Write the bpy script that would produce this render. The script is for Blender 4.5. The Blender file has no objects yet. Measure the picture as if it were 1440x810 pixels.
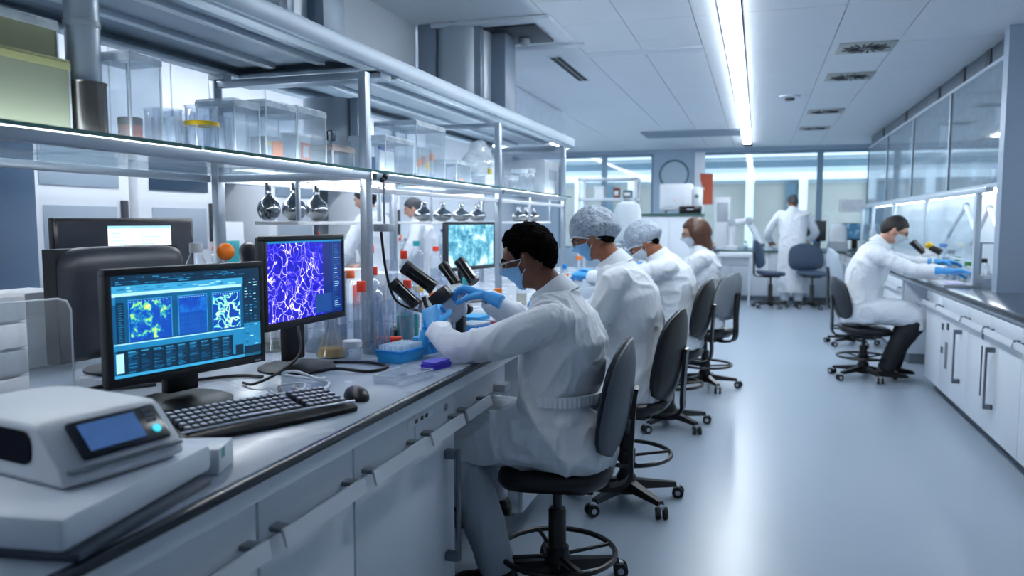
import bpy, bmesh, math, random
from mathutils import Vector, Matrix, noise, Euler
V = Vector; R = math.radians; PI = math.pi
random.seed(7)
EXPO = 0.76
S = bpy.context.scene
COL = S.collection

# ---------------------------------------------------------------- materials
def lin(h):
    h = h.lstrip('#'); o = []
    for i in (0, 2, 4):
        c = int(h[i:i+2], 16)/255
        o.append(c/12.92 if c <= .04045 else ((c+.055)/1.055)**2.4)
    return (*o, 1)
MATS = {}
def mat(name, col, rough=.5, metal=0, spec=.5, var=0.0, vscale=6, bump=0, bscale=40, emit=None, es=1, coat=0, alpha=1, stretch=None, sheen=0, trans=0):
    """principled surface with a procedural noise that varies colour / roughness / relief"""
    if name in MATS: return MATS[name]
    m = bpy.data.materials.new(name); m.use_nodes = True; MATS[name] = m
    n = m.node_tree.nodes; l = m.node_tree.links; b = n['Principled BSDF']
    c = lin(col) if isinstance(col, str) else (*col, 1)
    b.inputs['Base Color'].default_value = c
    b.inputs['Roughness'].default_value = rough
    b.inputs['Metallic'].default_value = metal
    b.inputs['Specular IOR Level'].default_value = spec
    if coat: b.inputs['Coat Weight'].default_value = coat; b.inputs['Coat Roughness'].default_value = .1
    if sheen: b.inputs['Sheen Weight'].default_value = sheen
    if trans: b.inputs['Transmission Weight'].default_value = trans
    tc = n.new('ShaderNodeTexCoord'); mp = n.new('ShaderNodeMapping'); l.new(tc.outputs['Object'], mp.inputs[0])
    if stretch: mp.inputs['Scale'].default_value = stretch
    t = n.new('ShaderNodeTexNoise'); t.inputs['Scale'].default_value = vscale; t.inputs['Detail'].default_value = 3
    l.new(mp.outputs[0], t.inputs['Vector'])
    if var:
        mx = n.new('ShaderNodeMix'); mx.data_type = 'RGBA'
        mx.inputs['A'].default_value = tuple(min(1, x*(1-var)) for x in c[:3])+(1,)
        mx.inputs['B'].default_value = tuple(min(1, x*(1+var)) for x in c[:3])+(1,)
        l.new(t.outputs['Fac'], mx.inputs['Factor']); l.new(mx.outputs['Result'], b.inputs['Base Color'])
    mr = n.new('ShaderNodeMapRange'); mr.inputs['To Min'].default_value = max(0, rough-.04); mr.inputs['To Max'].default_value = min(1, rough+.04)
    l.new(t.outputs['Fac'], mr.inputs['Value']); l.new(mr.outputs[0], b.inputs['Roughness'])
    if bump:
        t2 = n.new('ShaderNodeTexNoise'); t2.inputs['Scale'].default_value = bscale; t2.inputs['Detail'].default_value = 4
        l.new(mp.outputs[0], t2.inputs['Vector'])
        bp = n.new('ShaderNodeBump'); bp.inputs['Strength'].default_value = bump; bp.inputs['Distance'].default_value = .01
        l.new(t2.outputs['Fac'], bp.inputs['Height']); l.new(bp.outputs[0], b.inputs['Normal'])
    if emit:
        b.inputs['Emission Color'].default_value = lin(emit); b.inputs['Emission Strength'].default_value = es
    return m
def glass(name, tint='#f2f8ff', lo=.05, hi=.55, milk=.03, milkcol='#e8f2fa', rough=.04):
    """thin clear sheet: transparent + fresnel gloss + a trace of haze, streaked by noise"""
    if name in MATS: return MATS[name]
    m = bpy.data.materials.new(name); m.use_nodes = True; MATS[name] = m
    n = m.node_tree.nodes; l = m.node_tree.links; n.remove(n['Principled BSDF']); out = n['Material Output']
    tr = n.new('ShaderNodeBsdfTransparent'); tr.inputs[0].default_value = lin(tint)
    gl = n.new('ShaderNodeBsdfGlossy'); gl.inputs['Roughness'].default_value = rough
    df = n.new('ShaderNodeBsdfDiffuse'); df.inputs[0].default_value = lin(milkcol)
    lw = n.new('ShaderNodeLayerWeight'); lw.inputs['Blend'].default_value = .35
    mr = n.new('ShaderNodeMapRange'); mr.inputs['To Min'].default_value = lo; mr.inputs['To Max'].default_value = hi
    l.new(lw.outputs['Facing'], mr.inputs['Value'])
    m1 = n.new('ShaderNodeMixShader'); l.new(mr.outputs[0], m1.inputs[0]); l.new(tr.outputs[0], m1.inputs[1]); l.new(gl.outputs[0], m1.inputs[2])
    tx = n.new('ShaderNodeTexNoise'); tx.inputs['Scale'].default_value = 9; tx.inputs['Detail'].default_value = 4
    tc = n.new('ShaderNodeTexCoord'); l.new(tc.outputs['Object'], tx.inputs['Vector'])
    m3 = n.new('ShaderNodeMath'); m3.operation = 'MULTIPLY'; m3.inputs[1].default_value = milk*2; l.new(tx.outputs['Fac'], m3.inputs[0])
    m2 = n.new('ShaderNodeMixShader'); l.new(m3.outputs[0], m2.inputs[0]); l.new(m1.outputs[0], m2.inputs[1]); l.new(df.outputs[0], m2.inputs[2])
    l.new(m2.outputs[0], out.inputs['Surface'])
    return m
def glow(name, col, es=1.0):
    if name in MATS: return MATS[name]
    m = bpy.data.materials.new(name); m.use_nodes = True; MATS[name] = m
    n = m.node_tree.nodes; l = m.node_tree.links; b = n['Principled BSDF']
    b.inputs['Base Color'].default_value = (.01, .01, .012, 1); b.inputs['Roughness'].default_value = .25
    t = n.new('ShaderNodeTexNoise'); t.inputs['Scale'].default_value = 30
    mx = n.new('ShaderNodeMix'); mx.data_type = 'RGBA'; c = lin(col)
    mx.inputs['A'].default_value = tuple(x*.82 for x in c[:3])+(1,); mx.inputs['B'].default_value = tuple(min(1, x*1.18) for x in c[:3])+(1,)
    tc = n.new('ShaderNodeTexCoord'); l.new(tc.outputs['Object'], t.inputs['Vector'])
    l.new(t.outputs['Fac'], mx.inputs['Factor']); l.new(mx.outputs['Result'], b.inputs['Emission Color'])
    b.inputs['Emission Strength'].default_value = es
    return m
def screen_tex(name, kind, scale, ramp, es=1.0):
    """lit display showing a procedural scan image"""
    m = bpy.data.materials.new(name); m.use_nodes = True; MATS[name] = m
    n = m.node_tree.nodes; l = m.node_tree.links; b = n['Principled BSDF']
    b.inputs['Base Color'].default_value = (.01, .01, .015, 1); b.inputs['Roughness'].default_value = .25
    tc = n.new('ShaderNodeTexCoord'); nz = n.new('ShaderNodeTexNoise'); nz.inputs['Scale'].default_value = scale*.55; nz.inputs['Detail'].default_value = 2
    l.new(tc.outputs['Object'], nz.inputs['Vector'])
    ad = n.new('ShaderNodeMix'); ad.data_type = 'VECTOR'; ad.inputs['Factor'].default_value = .12 if kind == 'net' else .05
    l.new(tc.outputs['Object'], ad.inputs['A']); l.new(nz.outputs['Color'], ad.inputs['B'])
    if kind == 'net':
        v = n.new('ShaderNodeTexVoronoi'); v.feature = 'DISTANCE_TO_EDGE'; v.inputs['Scale'].default_value = scale
        l.new(ad.outputs['Result'], v.inputs['Vector']); src = v.outputs['Distance']
        n2 = n.new('ShaderNodeTexNoise'); n2.inputs['Scale'].default_value = scale*.35; l.new(tc.outputs['Object'], n2.inputs['Vector'])
        ma = n.new('ShaderNodeMath'); ma.operation = 'MULTIPLY_ADD'; ma.inputs[1].default_value = .17; 
        sb = n.new('ShaderNodeMath'); sb.operation = 'SUBTRACT'; sb.inputs[1].default_value = .42; l.new(n2.outputs['Fac'], sb.inputs[0])
        l.new(sb.outputs[0], ma.inputs[0]); l.new(src, ma.inputs[2]); src = ma.outputs[0]
    else:
        v = n.new('ShaderNodeTexNoise'); v.inputs['Scale'].default_value = scale; v.inputs['Detail'].default_value = 6; v.inputs['Roughness'].default_value = .7
        l.new(ad.outputs['Result'], v.inputs['Vector']); src = v.outputs['Fac']
    cr = n.new('ShaderNodeValToRGB'); e = cr.color_ramp.elements
    while len(e) < len(ramp): e.new(.5)
    for q, (p, c) in zip(e, ramp): q.position = p; q.color = lin(c)
    l.new(src, cr.inputs[0]); l.new(cr.outputs[0], b.inputs['Emission Color']); b.inputs['Emission Strength'].default_value = es
    return m

# ---------------------------------------------------------------- mesh builder
class MB:
    def __init__(s): s.bm = bmesh.new(); s.mi = 0
    def _set(s, faces):
        for f in faces: f.material_index = s.mi
    def box(s, c, size, bev=0, rz=0, rot=None, seg=2):
        M = Matrix.Translation(V(c)) @ (rot.to_4x4() if rot is not None else Matrix.Rotation(rz, 4, 'Z')) @ Matrix.Diagonal((*size, 1))
        r = bmesh.ops.create_cube(s.bm, size=1, matrix=M)
        fs = {f for v in r['verts'] for f in v.link_faces}; s._set(fs)
        if bev:
            es = list({e for v in r['verts'] for e in v.link_edges})
            rb = bmesh.ops.bevel(s.bm, geom=es, offset=min(bev, min(size)*.49), segments=seg, profile=.5, affect='EDGES'); s._set(rb['faces'])
        return s
    def bb(s, x0, x1, y0, y1, z0, z1, bev=0):
        return s.box(((x0+x1)/2, (y0+y1)/2, (z0+z1)/2), (abs(x1-x0), abs(y1-y0), abs(z1-z0)), bev)
    def loft(s, rings, caps=True, cyc=False):
        vs = [[s.bm.verts.new(p) for p in r] for r in rings]; n = len(vs[0]); fs = []
        for a, b in zip(vs, vs[1:]+([vs[0]] if cyc else [])):
            for i in range(n):
                try: fs.append(s.bm.faces.new((a[i], a[(i+1) % n], b[(i+1) % n], b[i])))
                except ValueError: pass
        if caps and not cyc: fs.append(s.bm.faces.new(list(reversed(vs[0])))); fs.append(s.bm.faces.new(vs[-1]))
        s._set(fs); return s
    def cyl(s, p0, p1, r0, r1=None, n=20):
        p0 = V(p0); p1 = V(p1); r1 = r0 if r1 is None else r1; d = (p1-p0).normalized()
        u = d.orthogonal().normalized(); w = d.cross(u)
        rg = lambda p, r: [p+(u*math.cos(2*PI*i/n)+w*math.sin(2*PI*i/n))*r for i in range(n)]
        return s.loft([rg(p0, r0), rg(p1, r1)])
    def tube(s, pts, r, n=8, cyc=False):
        pts = [V(p) for p in pts]; k = len(pts); rs = r if isinstance(r, (list, tuple)) else [r]*k
        u = None; rings = []
        for i, p in enumerate(pts):
            a = pts[(i-1) % k] if (cyc or i) else p; b = pts[(i+1) % k] if (cyc or i < k-1) else p
            t = (b-a).normalized()
            u = t.orthogonal().normalized() if u is None else (u-t*u.dot(t)).normalized()
            w = t.cross(u); rings.append([p+(u*math.cos(2*PI*j/n)+w*math.sin(2*PI*j/n))*rs[i] for j in range(n)])
        return s.loft(rings, cyc=cyc)
    def lathe(s, prof, loc=(0, 0, 0), n=24, rot=None, caps=True):
        loc = V(loc); rings = []
        for r, z in prof:
            rings.append([loc+((rot @ V((r*math.cos(2*PI*i/n), r*math.sin(2*PI*i/n), z))) if rot is not None else V((r*math.cos(2*PI*i/n), r*math.sin(2*PI*i/n), z))) for i in range(n)])
        return s.loft(rings, caps=caps)
    def ell(s, c, rad, rot=None, u=20, v=12):
        M = Matrix.Translation(V(c)) @ (rot.to_4x4() if rot is not None else Matrix()) @ Matrix.Diagonal((*rad, 1))
        r = bmesh.ops.create_uvsphere(s.bm, u_segments=u, v_segments=v, radius=1, matrix=M)
        s._set({f for w in r['verts'] for f in w.link_faces}); return s
    def torus(s, c, Rr, r, n=32, m=8, rot=None):
        c = V(c); pts = []
        for i in range(n):
            a = 2*PI*i/n; p = V((Rr*math.cos(a), Rr*math.sin(a), 0)); pts.append(c+(rot @ p if rot is not None else p))
        return s.tube(pts, r, m, True)
    def prism(s, pts, a, b, axis='Z'):
        f = {'Z': lambda p, t: V((p[0], p[1], t)), 'Y': lambda p, t: V((p[0], t, p[1])), 'X': lambda p, t: V((t, p[0], p[1]))}[axis]
        s.loft([[f(p, a) for p in pts], [f(p, b) for p in pts]]); return s
    def quad(s, a, b, c, d):
        s._set([s.bm.faces.new([s.bm.verts.new(p) for p in (a, b, c, d)])]); return s
    def xf(s, M): bmesh.ops.transform(s.bm, matrix=M, verts=s.bm.verts); return s
    def build(s, name, m, parent=None, loc=None, rz=0, sharp=38, fix=True):
        me = bpy.data.meshes.new(name)
        if fix: bmesh.ops.recalc_face_normals(s.bm, faces=s.bm.faces)
        s.bm.to_mesh(me); s.bm.free()
        return put(name, me, m, parent, loc, rz, sharp)
def put(name, me, m, parent=None, loc=None, rz=0, sharp=38):
    for q in (m if isinstance(m, (list, tuple)) else [m]): me.materials.append(q)
    me.polygons.foreach_set('use_smooth', [True]*len(me.polygons))
    if sharp: me.set_sharp_from_angle(angle=R(sharp))
    o = bpy.data.objects.new(name, me); COL.objects.link(o)
    if parent: o.parent = parent
    if loc is not None: o.location = loc
    o.rotation_euler = (0, 0, rz)
    return o
def tag(o, label, cat, group=None, kind=None):
    o['label'] = label; o['category'] = cat
    if group: o['group'] = group
    if kind: o['kind'] = kind
    return o
def thing(name, label, cat, loc=(0, 0, 0), rz=0, group=None):
    o = bpy.data.objects.new(name, None); COL.objects.link(o); o.empty_display_size = .1
    o.location = loc; o.rotation_euler = (0, 0, rz)
    return tag(o, label, cat, group)
def struct(o): o['kind'] = 'structure'; return o
def dup(root, loc, rz=0, label=None, scale=None):
    r = root.copy(); COL.objects.link(r); r.location = loc; r.rotation_euler = (0, 0, rz)
    if label: r['label'] = label
    if scale: r.scale = scale
    for ch in list(root.children):
        c = ch.copy(); COL.objects.link(c); c.parent = r
        for g in ch.children:
            d = g.copy(); COL.objects.link(d); d.parent = c
    return r
def spline(pts, k=8, cyc=False):
    """smooth curve through points"""
    P = [V(p) for p in pts]; n = len(P); out = []
    for i in range(n if cyc else n-1):
        a, b, c, d = (P[(i+j) % n] for j in (-1, 0, 1, 2)) if cyc else (P[max(i-1, 0)], P[i], P[i+1], P[min(i+2, n-1)])
        for j in range(k):
            t = j/k
            out.append(.5*((2*b)+(c-a)*t+(2*a-5*b+4*c-d)*t*t+(3*b-a-3*c+d)*t**3))
    if not cyc: out.append(P[-1])
    return out
def fuse(mb, voxel=.008, it=4, disp=None):
    """one continuous skin out of overlapping closed volumes"""
    me = bpy.data.meshes.new('tmp'); bmesh.ops.recalc_face_normals(mb.bm, faces=mb.bm.faces); mb.bm.to_mesh(me); mb.bm.free()
    o = bpy.data.objects.new('tmp', me); COL.objects.link(o)
    r = o.modifiers.new('r', 'REMESH'); r.mode = 'VOXEL'; r.voxel_size = voxel
    if it: sm = o.modifiers.new('s', 'SMOOTH'); sm.factor = .5; sm.iterations = it
    dg = bpy.context.evaluated_depsgraph_get()
    nm = bpy.data.meshes.new_from_object(o.evaluated_get(dg))
    bpy.data.objects.remove(o); bpy.data.meshes.remove(me)
    if disp:
        nr = [v.normal.copy() for v in nm.vertices]
        for v, q in zip(nm.vertices, nr): v.co += q*disp(v.co)
    nm.materials.clear()
    return nm

# ---------------------------------------------------------------- palette
WHITE = mat('white_laminate', '#dfe6ee', .35, var=.03)
WHITE2 = mat('white_plastic', '#e6eaf0', .4, var=.03)
CABM = mat('cabinet_laminate', '#dbe3ec', .38, var=.03)
STEEL = mat('brushed_steel', '#b4bac2', .3, .9, var=.06, stretch=(1, 1, 20))
ALU = mat('anodised_aluminium', '#a9b4c0', .38, .75, var=.05)
CHROME = mat('chrome', '#c8cdd4', .12, 1)
TOPM = mat('dark_worktop', '#272d36', .22, var=.15, vscale=3, spec=.6)
WTOP = mat('grey_worktop', '#9aa7b8', .27, var=.08, vscale=3, spec=.7, coat=.15)
BLACK = mat('black_plastic', '#0d0f13', .38, var=.1)
BLACKG = mat('gloss_black', '#08090c', .2, var=.1)
DGREY = mat('dark_grey_plastic', '#2a2f38', .45, var=.08)
MGREY = mat('mid_grey_plastic', '#6d7680', .5, var=.06)
LGREY = mat('light_grey_plastic', '#aab2bc', .45, var=.05)
RUBBER = mat('rubber', '#14161a', .7, var=.1)
GLS = glass('clear_glass', '#f8fbff', .05, .6, .05, '#f2f8fd')
PANE = glass('shelf_glass', '#f0f7fa', .03, .45, .02)
SASH = glass('sash_glass', '#f4fafd', .02, .22, .015)
ACR = glass('clear_acrylic', '#f9fcff', .03, .38, .09, '#f4f9fd')
FROST = glass('frosted_plastic', '#f2f8fc', .05, .4, .42, '#f2f8fd')
GEDGE = mat('green_glass_edge', '#2e6a66', .2, spec=.7)
RED = mat('red_cap', '#e23a22', .4, var=.06)
ORANGE = mat('orange_plastic', '#f07a12', .4, var=.06)
YELLOW = mat('yellow_plastic', '#e8bd1e', .4, var=.06)
BLUE = mat('blue_plastic', '#1f8fe0', .38, var=.06)
CYAN = mat('cyan_plastic', '#35a9ea', .35, var=.06)
PURPLE = mat('violet_plastic', '#3c2fb8', .4, var=.06)
TEAL = mat('teal_plastic', '#1f9aa0', .4, var=.06)
NAVY = mat('navy_plastic', '#27389a', .4, var=.06)
GREENP = mat('green_plastic', '#3f8a4c', .45, var=.06)
PAPER = mat('paper_label', '#f1f3f6', .7, var=.03)
COPPER = mat('amber_label', '#c9561c', .5, var=.1)
# ================================================================ THE ROOM
CH = 2.75
WALLM = mat('wall_paint', '#cfd9e3', .6, var=.02)
BLUEW = mat('blue_grey_wall', '#9fb3c6', .55, var=.03)
FLOORM = mat('vinyl_floor', '#9caaba', .3, var=.05, vscale=1.6, spec=.5)
CEILM = mat('ceiling_panel', '#eaeff4', .5, var=.02)
GAPM = mat('ceiling_gap', '#4c5866', .7)
DUCT = mat('dark_duct_metal', '#596674', .45, .4, var=.1)

struct(MB().bb(-4.8, 2.2, -3, 15.3, -.1, 0).build('floor', FLOORM))
cb = MB()
cb.bb(-4.8, 2.2, -3, 15.3, CH+.03, CH+.1)
cb.mi = 1
xs = [(-4.8, -3.6), (-3.6, -2.34), (-2.34, -1.36), (-1.36, -.9), (-.9, -.44), (-.44, -.28), (-.13, .5), (.5, .97), (.97, 2.2)]
for a, b in xs:
    st = .6 if (b-a) < .5 and b-a > .2 else 1.2
    y = -3
    while y < 15.2:
        g = .006
        if not (abs(y-6.6) < .01): pass
        cb.bb(a+g/2, b-g/2, y+g/2, min(y+st, 15.3)-g/2, CH, CH+.03); y += st
struct(cb.build('ceiling', [GAPM, CEILM]))
# raised cross beam panel and the dark flat panel near the windows
struct(MB().bb(-1.36, -.44, 6.3, 6.42, CH-.012, CH).build('trim_1', WHITE))
struct(MB().bb(-1.72, -.28, 11.95, 12.75, CH-.02, CH).build('trim_2', mat('ceiling_dark_panel', '#7f93a3', .5)))
struct(MB().bb(-4.8, 2.2, -3.1, -3, 0, CH).build('wall_front', WALLM))
struct(MB().bb(2.08, 2.2, -3, 15.3, 0, CH).build('wall_right', WALLM))
struct(MB().bb(-4.8, -4.68, -3, 15.3, 0, CH).build('wall_left', WALLM))
# window wall: piers, lintel, sill, built round the openings
WY = 15.0
wb = MB()
for x0, x1 in ((-4.68, -3.75), (-1.9, -1.1), (1.9, 2.08)): wb.bb(x0, x1, WY, WY+.2, 0, CH)
for x0, x1 in ((-3.75, -1.9), (-1.1, 1.9)):
    wb.bb(x0, x1, WY, WY+.2, 2.68, CH); wb.bb(x0, x1, WY, WY+.2, 0, .88)
struct(wb.build('wall_back', BLUEW))
struct(MB().bb(-1.14, -.96, WY-.06, WY, .9, 2.68).build('trim_3', WHITE))
WF = mat('window_frame_blue', '#7d95a8', .45, .3, var=.05)
def window(n, x0, x1, mull):
    f = MB(); z0, z1 = .88, 2.68
    for a, b in ((x0, x0+.05), (x1-.05, x1)): f.bb(a, b, WY+.02, WY+.1, z0, z1)
    for m_ in mull: f.bb(m_-.05, m_+.05, WY+.02, WY+.1, z0, z1)
    for z in (z0+.02, z1-.03): f.bb(x0, x1, WY+.03, WY+.09, z-.025, z+.025)
    o = struct(f.build('window_%d' % n, WF))
    MB().bb(x0+.04, x1-.04, WY+.055, WY+.062, z0+.03, z1-.03).build('pane', PANE, o)
    for i in range(7):   # raised blind slats under the lintel
        pass
    return o
window(1, -3.75, -1.9, (-2.85,))
window(2, -1.1, 1.9, (1.03,))
# beyond the windows: the facing wing with its bright slab bands, dark glazing, and planting below
ext = MB()
for z0, z1, k in ((0, .35, 2), (.35, 2.28, 1), (2.28, 2.35, 3), (2.35, 2.52, 0), (2.52, 2.64, 3), (2.64, 2.8, 2), (2.8, 2.88, 3), (2.88, 3.1, 0), (3.1, 3.3, 2), (3.3, 5, 3)):
    ext.mi = k; ext.bb(-9, 6, 19-(.15 if k == 0 else 0), 19.3, z0, z1)
ext.mi = 0
for x in (-6, -4.2, -2.9, -.2, .95, 3.4): ext.bb(x-.09, x+.09, 18.8, 19, 0, 2.35)
ext.mi = 2
for x in (-5.2, -3.5, .7, 2.4): ext.bb(x-.12, x+.12, 18.9, 19, 0, 2.28)
EXW = mat('exterior_slab', '#f0f4f7', .6, var=.05); EXG = mat('exterior_green', '#a5a29b', .8, var=.3, vscale=.8)
EXD = mat('exterior_glazing', '#56707f', .25, spec=.7, var=.2, vscale=1); EXL = mat('exterior_pale', '#bcc4c8', .7, var=.15, vscale=2)
struct(ext.build('exterior_building', [EXW, EXG, EXD, EXL]))
struct(MB().bb(-12, 9, 15.4, 40, -.3, -.05).build('ground', mat('exterior_paving', '#b6bfc4', .8, var=.1)))

# ceiling lamp strip over the aisle
LAMP = glow('lamp_white', '#e6f1ff', 28)
LAMP2 = glow('lamp_white_far', '#eaf3ff', 21)
def strip_light(x, y0, n, label, lm):
    t = thing('ceiling_light', label, 'ceiling light', (x, y0, CH)); ln = 1.38
    MB().bb(-.068, .068, 0, n*ln, -.012, .02).build('housing', WHITE, t)
    for i in range(n): MB().bb(-.056, .056, i*ln+.006, (i+1)*ln-.006, -.026, -.012, .004).build('diffuser', lm, t)
strip_light(-.205, 3.0, 8, 'long white strip light running down the ceiling above the aisle', LAMP)
strip_light(-3.35, -1.2, 11, 'strip light above the far side of the bench island', LAMP2)
# swirl air diffusers
def diffuser():
    t = thing('air_vent', 'nearest swirl air vent in the ceiling, cut by dark radial slots', 'air vent', (.76, 6.72, CH), 0, 'swirl vents along the ceiling')
    MB().bb(-.205, .205, -.19, .19, -.012, 0, .004).build('plate', mat('vent_plate', '#aeb3b0', .5, var=.05), t)
    s_ = MB()
    for i in range(18):
        a = 2*PI*i/18; r0, r1 = .05, .175 if i % 2 else .15
        c, s = math.cos(a), math.sin(a); w = .009
        tw = .35
        c2, s2 = math.cos(a+tw), math.sin(a+tw)
        s_.prism([(r0*c-w*s*.5, r0*s+w*c*.5), (r0*c+w*s*.5, r0*s-w*c*.5), (r1*c2+w*s2, r1*s2-w*c2), (r1*c2-w*s2, r1*s2+w*c2)], -.016, -.011)
    s_.build('slots', mat('vent_dark', '#23272a', .7), t)
    MB().lathe([(.0001, -.02), (.04, -.018), (.045, -.012)], n=16).build('hub', MGREY, t)
    return t
d0 = diffuser()
for (x, y), lb in zip(((.775, 8.0), (.75, 10.4), (.74, 12.2)), ('second swirl air vent from the front, in the ceiling', 'third swirl air vent from the front, in the ceiling', 'small farthest swirl air vent near the window wall')):
    dup(d0, (x, y, CH), 0, lb)
t = thing('smoke_detector', 'round white smoke detector on a pale ceiling panel', 'smoke detector', (.29, 9.06, CH))
MB().lathe([(.11, 0), (.11, -.015), (.07, -.025), (.001, -.03)]).build('base', WHITE, t)
MB().lathe([(.055, -.024), (.05, -.045), (.001, -.05)]).build('sensor', DGREY, t)
# ceiling cassette and slot grille above the island
t = thing('air_conditioner', 'ceiling air unit with dark intake and white bar above the shelf rack', 'air conditioner', (-1.75, 5.45, CH))
MB().bb(-.42, .42, -.4, .4, -.03, 0, .008).build('frame', WHITE, t)
MB().bb(-.3, .3, -.3, .2, -.045, -.03, .006).build('intake', DGREY, t)
MB().tube([(-.4, .32, -.05), (.5, .32, -.05)], .016).build('bar', WHITE, t)
MB().lathe([(.04, 0), (.04, -.03), (.02, -.045), (.001, -.05)], (.12, .05, -.045)).build('nozzle', LGREY, t)
t = thing('slot_grille', 'narrow dark slot grille in the ceiling past the grey column', 'air vent', (-1.62, 6.9, CH))
MB().bb(-.06, .06, -.6, .6, -.008, 0).build('frame', WHITE, t)
s_ = MB()
for i in range(2): s_.bb(-.045+i*.05, -.005+i*.05, -.55, .55, -.011, -.007)
s_.build('slots', mat('vent_dark', '#23272a', .7), t)
# clock ring on the pier
t = thing('wall_clock', 'round wall clock with thin grey rim on the blue-grey pier', 'clock', (-1.52, WY, 2.28))
MB().torus((0, -.02, 0), .26, .014, 40, 8, Matrix.Rotation(PI/2, 3, 'X')).build('rim', mat('clock_rim', '#4f6475', .4, .5), t)
MB().lathe([(.001, 0), (.255, 0), (.255, .012), (.001, .012)], n=40, rot=Matrix.Rotation(PI/2, 3, 'X')).build('face', mat('clock_face', '#a9bccb', .5), t)

# far-left wall furniture seen through the shelves
def wallcup(y0, y1, lb):
    t = thing('wall_cupboard', lb, 'cupboard', (-4.48, (y0+y1)/2, 1.75), 0, 'white cupboards along the far wall')
    h = (y1-y0)/2-.006
    MB().bb(-.2, .18, -h, h, 0, .96, .004).build('carcass', WHITE, t)
    for s in (-1, 1):
        d = MB().bb(.18, .2, s*.004 if s > 0 else -h, h if s > 0 else -.004, .01, .95, .004).build('door', WHITE, t)
        MB().tube([(.22, s*.05, .06), (.22, s*.05, .22)], .006).build('handle', STEEL, d)
for i, (a, b) in enumerate(((2.6, 3.8), (3.8, 5.0), (5.0, 6.2), (6.2, 7.4), (7.4, 8.6), (8.6, 9.8))):
    wallcup(a, b, ['first', 'second', 'third', 'fourth', 'fifth', 'last'][i]+' white wall cupboard along the far wall behind the shelves')
t = thing('wall_bench', 'long white bench against the far wall behind the shelf rack', 'bench', (-4.3, 7.2, 0))
MB().bb(-.36, .35, -5, 6.5, .87, .9, .004).build('worktop', WTOP, t)
for i in range(9): MB().bb(-.35, .3, -4.95+i*1.27, -4.95+i*1.27+1.26, .08, .87, .005).build('cabinet', CABM, t)
def analyser(y, lb, dark):
    t = thing('analyser', lb, 'lab machine', (-4.25, y, .9), 0, 'white machines on the far wall bench')
    MB().bb(-.25, .25, -.4, .4, 0, 1.06, .02).build('housing', WHITE2, t)
    MB().bb(.25, .258, -.3, .3, .72, .98, .003).build('window', mat('smoked_window_'+dark[1:], dark, .15), t)
    MB().bb(.25, .256, -.28, .28, .3, .6, .003).build('panel', mat('analyser_panel', '#9aa6b4', .4), t)
    MB().bb(.25, .262, .31, .37, .35, .64, .003).build('control_strip', DGREY, t)
    MB().lathe([(.02, 0), (.02, .012), (.001, .016)], (.26, .34, .3), rot=Matrix.Rotation(PI/2, 3, 'Y')).build('button', RED, t)
    return t
analyser(4.72, 'white analyser with a dark glass window, seen left of the shelf post', '#31465a')
analyser(3.85, 'white analyser with dark window behind the grey cupboard', '#a9b8c6')
analyser(6.2, 'white analyser at mid wall seen behind the round flasks', '#8799a9')
analyser(8.0, 'white analyser far along the wall beyond the hanging hook', '#8799a9')
t = thing('tall_cupboard', 'tall blue-grey cupboard at far left behind the dark monitor', 'cupboard', (-3.6, 2.55, 0))
MB().bb(-.3, .3, -.35, .35, 0, 2.05, .006).build('carcass', mat('slate_laminate', '#6c88a6', .35, var=.05), t)
for s in (-1, 1):
    d = MB().bb(.3, .32, s*.004 if s > 0 else -.345, .345 if s > 0 else -.004, .05, 2.0, .004).build('door', mat('slate_laminate', '#5c7893', .35), t)
    MB().tube([(.34, s*.04, 1.0), (.34, s*.04, 1.25)], .007).build('handle', STEEL, d)
# ================================================================ ISLAND BENCH, SHELF RACK, CANOPY
FX = -.97
t = thing('worktop', 'long grey worktop with black edge, carrying the monitors and glassware', 'worktop', (-1.865, 4.35, .87))
MB().bb(-.914, .914, -4.089, 4.089, .0118, .03, .001).build('surface', WTOP, t)
e = MB(); e.bb(.915, .9355, -4.1, 4.1, .012, .0295, .003); e.bb(-.9355, -.915, -4.1, 4.1, .012, .0295, .003); e.bb(-.9355, .9355, -4.105, -4.09, .012, .0295); e.bb(-.9355, .9355, 4.09, 4.105, .012, .0295)
e.build('edge_band', TOPM, t)
u_ = MB().bb(-.922, .922, -4.085, 4.085, -.03, .0115).build('apron', CABM, t)
def rail_handle(parent, x, y0, y1, z):
    """long flat lip handle with dark end pieces"""
    h = MB(); h.loft([[V((x+.036, y, z+.006)), V((x+.043, y, z+.006)), V((x+.052, y, z-.03)), V((x+.045, y, z-.03))] for y in (y0, y1)])
    o = h.build('handle', mat('handle_alu', '#d3dae2', .35, .1), parent)
    for y in (y0+.025, y1-.025): MB().box((x+.018, y, z), (.042, .035, .012), .004).build('handle_end', MGREY, parent)
    return o
def bar_handle(parent, x, y, z0, z1):
    h = MB(); h.box((x+.02, y, z0+.016), (.04, .03, .03), .003); h.box((x+.02, y, z1-.016), (.04, .03, .03), .003)
    h.box((x+.044, y, (z0+z1)/2), (.012, .022, z1-z0), .004)
    return h.build('handle', mat('door_handle_grey', '#6c747e', .35, .5), parent)
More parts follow.
